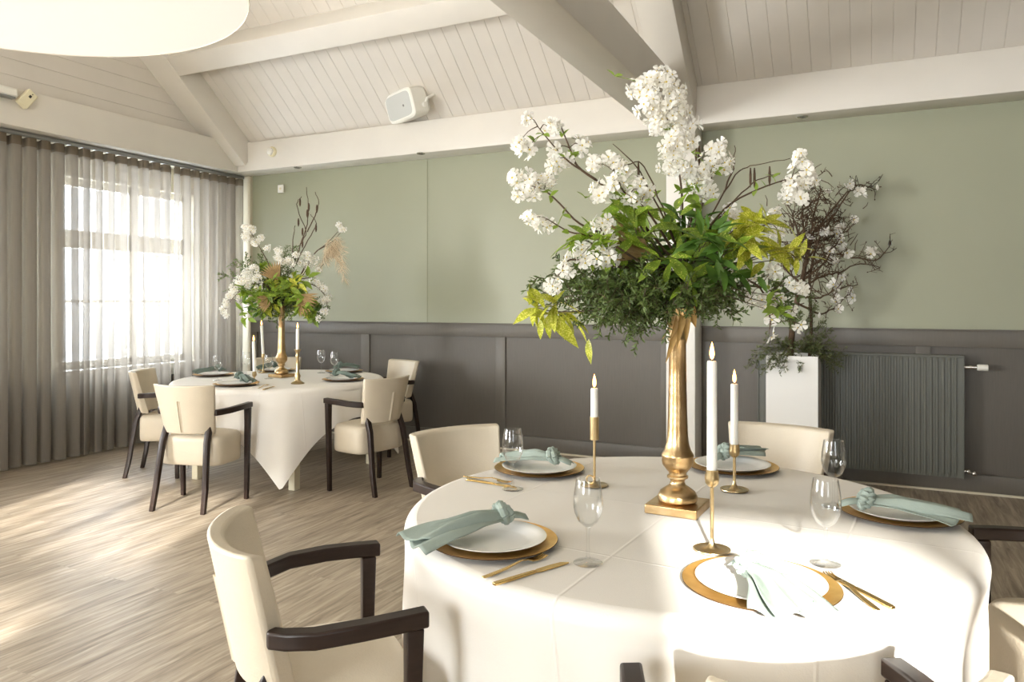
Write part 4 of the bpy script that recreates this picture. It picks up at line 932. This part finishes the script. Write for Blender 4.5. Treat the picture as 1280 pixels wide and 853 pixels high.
for k in range(58):
    c = (350 + max(-44, min(44, PR.gauss(0, 27))), 366 + max(-30, min(26, PR.gauss(0, 18))), PR.uniform(-.25, .2)); lv = []
    for i in range(10):
        an = PR.uniform(0, 6.28); l = PR.uniform(9, 17); bx, by = c[0] + PR.uniform(-7, 7), c[1] + PR.uniform(-7, 7); lv.append((bx, by, bx + l * math.cos(an), by - l * math.sin(an) * .8, c[2], c[2] - PR.uniform(0, .06)))
    sprig(Bq, [(352, 388, 0), ((352 + c[0]) / 2, (385 + c[1]) / 2, c[2] / 2), c], lv, M[['leaf', 'leafd', 'leafl', 'leaf', 'leafy'][k % 5]], 'green_leaf_sprig', ft, .003, .34)
for px, py, dz in ((272, 338, 0), (290, 326, 0), (300, 322, .1), (322, 316, .1), (300, 336, -.1), (358, 305, .1), (368, 306, .1), (312, 330, 0), (335, 400, -.1), (345, 408, -.1), (325, 395, -.15), (365, 398, -.1), (385, 392, -.1), (405, 395, 0), (412, 382, 0), (330, 385, -.2), (378, 380, -.2)):
    mb = MB(); conifer(mb, ft(350 + PR.uniform(-6, 6), 375 + PR.uniform(-14, 8), 0), ft(px, py, dz), 9, .034, .55, .04, dens=.6, nw=.0036); Bq.part(mb, 'conifer_sprig', [M['yew'], M['twig']], smooth=False)
for b_, a0, a1, L in (((348, 350, -.15), 80, 160, .16), ((372, 370, -.2), -75, 5, .19), ((340, 375, -.2), 150, 240, .13)):
    mb = MB()
    for k in range(10):
        a = R(a0 + (a1 - a0) * k / 9); p = ft(*b_); leaf(mb, p, p + (RT * math.cos(a) + UP * math.sin(a) - FW * .3).normalized() * L, .013, -FW, 0, .05, .6)
    Bq.part(mb, 'dried_palm_leaf', M['palm'])
mb = MB()
for k in range(5):
    q = polyline([ft(392, 350, 0), ft(405 + 4 * k, 320 - 6 * k, .05), ft(410 + 5 * k, 300 + 12 * k, .05)], 12)
    for p in q[8:]:
        for i in range(9): leaf(mb, p, p + (rvec() * .06 + RT * .02 - UP * .04), .003, None, 0, .1, .1, 3)
Bq.part(mb, 'dried_plume', M['pampas'], smooth=False)
mb = MB().ball((FB.x, FB.y, FB.z + .05), (.09, .09, .06), 12); Bq.part(mb, 'moss_core', M['foam'])

# --- planter with a magnolia tree in front of the radiator
BX0, BX1, BY0, BY1, BH = on_y(957.5, 450, 5.72).x, on_y(1022.5, 450, 5.72).x, 5.72, 6.10, 1.0
t = thing('tall_planter', 'tall square white planter box standing in front of the radiator', 'planter', ((BX0 + BX1) / 2, (BY0 + BY1) / 2, 0))
w_ = (BX1 - BX0) / 2; d_ = (BY1 - BY0) / 2
mb = MB(); mb.box((-w_, -d_, 0), (w_, -d_ + .02, BH)); mb.box((-w_, d_ - .02, 0), (w_, d_, BH)); mb.box((-w_, -d_ + .02, 0), (-w_ + .02, d_ - .02, BH)); mb.box((w_ - .02, -d_ + .02, 0), (w_, d_ - .02, BH)); mb.build('box', M['white_box'], t, smooth=False)
MB().box((-w_ + .0205, -d_ + .0205, .6), (w_ - .0205, d_ - .0205, .94)).build('soil', M['soil'], t, smooth=False)
TB = Vector(((BX0 + BX1) / 2, (BY0 + BY1) / 2, .945)); zm = (TB - EYE).dot(FW)
T = Plant('magnolia_tree', 'bare-twigged tree with white magnolia blossom standing in the white planter', 'tree', TB)
T.ymax = 6.19
def mt_(px, py, dz=0): return at(px, py, zm + dz)
TR = MB()
trunk = [mt_(988, 448), mt_(990, 415), mt_(994, 385), mt_(1002, 355), mt_(1008, 325), mt_(1014, 295)]
mb = MB(); q = twig(mb, trunk, .024, .012, 0, 8, .003); twig(mb, [mt_(1012, 448, .03), mt_(1014, 400, .03), mt_(1012, 350, .03), mt_(1022, 300, .03)], .014, .008, 0, 7); T.part(mb, 'trunk', M['bark'])
LP_ = []
limbs = [[(1008, 330), (1030, 290), (1050, 258), (1070, 232), (1098, 238)], [(1012, 300), (1018, 265), (1025, 240), (1020, 222)], [(1005, 345), (1035, 318), (1065, 322), (1095, 325), (1112, 308)], [(1000, 360), (1030, 345), (1050, 340), (1075, 330), (1100, 335)], [(1014, 295), (1040, 262), (1060, 240), (1090, 235)],
         [(1004, 350), (1028, 330), (1045, 305), (1058, 285)], [(1000, 372), (1025, 372), (1045, 362), (1072, 356)], [(998, 380), (1022, 392), (1042, 385), (1062, 368)], [(1008, 320), (995, 285), (988, 262)], [(1010, 310), (1002, 270), (1008, 245)], [(1000, 355), (978, 330), (972, 300)], [(1020, 290), (1035, 275), (1050, 272)], [(1012, 305), (1030, 300), (1048, 290)]]
for lb in limbs:
    mb = MB(); dz = PR.uniform(-.12, .16); q = twig(mb, [mt_(x, y, dz * i / (len(lb) - 1)) for i, (x, y) in enumerate(lb)], .009, .003, 0, 5, .006)
    LP_ += q
    for k in range(14):
        i = PR.randrange(2, len(q)); p = q[i]; d = (rvec() + UP * .5 + RT * .3); e = p + d.normalized() * PR.uniform(.05, .14); m_ = (p + e) / 2 + rvec() * .012
        mb.tube([p, m_, e], [.0035, .0026, .0018], 4)
        for j in range(2): f = m_.lerp(e, PR.random()); mb.tube([f, f + (rvec() + UP * .5).normalized() * PR.uniform(.02, .05)], [.002, .0014], 4)
        if PR.random() < .5: bud(mb, e, d.normalized(), .018)
    T.part(mb, 'limb', M['bark'])
mb = MB()
for k in range(420):
    p = mt_(1015 + PR.gauss(0, 20), 300 + PR.gauss(0, 36), PR.gauss(0, .07)); e = p + (rvec() + UP * .6).normalized() * PR.uniform(.05, .13); mb.tube([p, (p + e) / 2 + rvec() * .01, e], [.0045, .0036, .002], 4)
T.part(mb, 'fine_twigs', M['bark'])['kind'] = 'stuff'
mb = MB(); st_ = MB()
for px, py, n in ((1060, 233, 3), (1076, 240, 3), (1032, 238, 1), (1034, 288, 3), (1042, 295, 2), (1052, 285, 3), (1064, 275, 2), (1054, 300, 2), (1040, 318, 3), (1043, 330, 3), (1055, 312, 2), (1062, 314, 1), (1092, 314, 3), (1088, 318, 1), (1045, 355, 2), (1048, 375, 2), (1045, 390, 2), (1070, 370, 2), (1045, 360, 1), (1010, 295, 1), (1052, 350, 1)):
    for k in range(n): c = mt_(px + PR.uniform(-4, 4), py + PR.uniform(-4, 4), PR.uniform(-.08, .06)); n_ = min(LP_, key=lambda v: (v - c).length); st_.tube([n_, (n_ + c) / 2 + rvec() * .008, c], [.003, .0024, .0018], 4); flower(mb, c, (rvec() + UP * .4 - FW * .6), .042 * PR.uniform(.75, 1.15), 0, 1, 6, .7)
for px, py in ((1112, 308), (1020, 223), (1097, 238), (1054, 348), (1024, 398)): bud(mb, mt_(px, py), (UP + rvec() * .3).normalized(), .045)
T.part(st_, 'blossom_twigs', M['bark'])['kind'] = 'stuff'
T.part(mb, 'magnolia_blossoms', [M['petal'], M['pollen']], smooth=False)
for px, py, dz, b in ((940, 440, -.1, 985), (930, 455, -.15, 980), (955, 420, -.1, 985), (965, 458, -.22, 985), (975, 465, -.24, 990), (1000, 462, -.23, 990), (1045, 425, -.05, 1000), (1055, 455, -.1, 1005), (1048, 462, -.12, 1010), (1035, 448, -.2, 1000), (1060, 440, -.05, 1005), (970, 425, -.1, 985), (1015, 420, -.1, 1000), (1030, 415, 0, 1000), (950, 465, -.2, 975), (1000, 430, -.15, 990), (985, 425, -.15, 985), (1025, 435, -.15, 1000), (1010, 400, 0, 1005), (1030, 400, .05, 1005), (1000, 390, -.05, 1000), (1040, 410, 0, 1010), (1020, 380, 0, 1005), (1015, 365, -.05, 1010)):
    mb = MB(); conifer(mb, mt_(b, min(438, py + 25) if py < 430 else 434, dz * .5), mt_(px, py, dz), 9, .034, .6, .10, dens=.6, nw=.003); T.part(mb, 'conifer_sprig', [M['fir'], M['twig']], smooth=False)
mb = MB()
for k in range(12):
    p = mt_(1012 + PR.uniform(-12, 14), 440, -.1); leaf(mb, p, p + (RT * PR.uniform(-.4, 1) + UP * PR.uniform(-.3, .8) - FW * .3).normalized() * PR.uniform(.08, .14), .022)
T.part(mb, 'base_leaves', M['fir'])

# ------------------------------------------------------------------ light
w = bpy.data.worlds.new('sky'); sc.world = w; w.use_nodes = True
bg = w.node_tree.nodes['Background']; bg.inputs[0].default_value = (.86, .93, 1, 1); bg.inputs[1].default_value = 3.2
el = R(19.5); dx, dy = -.33, .944
sun = bpy.data.lights.new('sun', 'SUN'); so = bpy.data.objects.new('sun', sun); C.objects.link(so)
so.rotation_euler = Vector((dx * math.cos(el), dy * math.cos(el), -math.sin(el))).to_track_quat('-Z', 'Y').to_euler()
sun.energy = 12; sun.color = (1, .97, .92); sun.angle = R(1.5)
def area(name, loc, direction, sx, sy, power, col):
    l = bpy.data.lights.new(name, 'AREA'); l.shape = 'RECTANGLE'; l.size = sx; l.size_y = sy; l.energy = power; l.color = col
    o = bpy.data.objects.new(name, l); C.objects.link(o); o.location = loc; o.rotation_euler = Vector(direction).to_track_quat('-Z', 'Z').to_euler(); return o
for k, (a, b) in enumerate(WIN_F): area('window_daylight', ((a + b) / 2, YF - .32, 1.7), (0, 1, 0), b - a, 1.75, (190, 25)[k], (.95, .98, 1))
for k, (a, b) in enumerate(WIN_L): area('window_daylight', (XW - .35, (a + b) / 2, 1.7), (1, 0, 0), b - a, 1.75, (130, 80, 520)[k], ((.84, .92, 1), (.84, .92, 1), (1, .99, .98))[k])  # strongest one is added fill at the unseen, uncurtained opening
lp = bpy.data.lights.new('pendant_bulb', 'POINT'); lp.energy = 8; lp.color = (1, .95, .86); lp.shadow_soft_size = .12
lo = bpy.data.objects.new('pendant_bulb', lp); C.objects.link(lo); lo.location = (lc.x, lc.y, LZ + .4)

vs = sc.view_settings; vs.view_transform = 'Standard'; vs.look = 'None'; vs.gamma = 1; vs.use_curve_mapping = False; vs.exposure = 1.0
sc.cycles.max_bounces = 10; sc.cycles.diffuse_bounces = 6; sc.cycles.transparent_max_bounces = 24; sc.cycles.glossy_bounces = 4
sc.cycles.sample_clamp_indirect = 6; sc.cycles.caustics_reflective = False; sc.cycles.caustics_refractive = False
sc.cycles.use_denoising = True
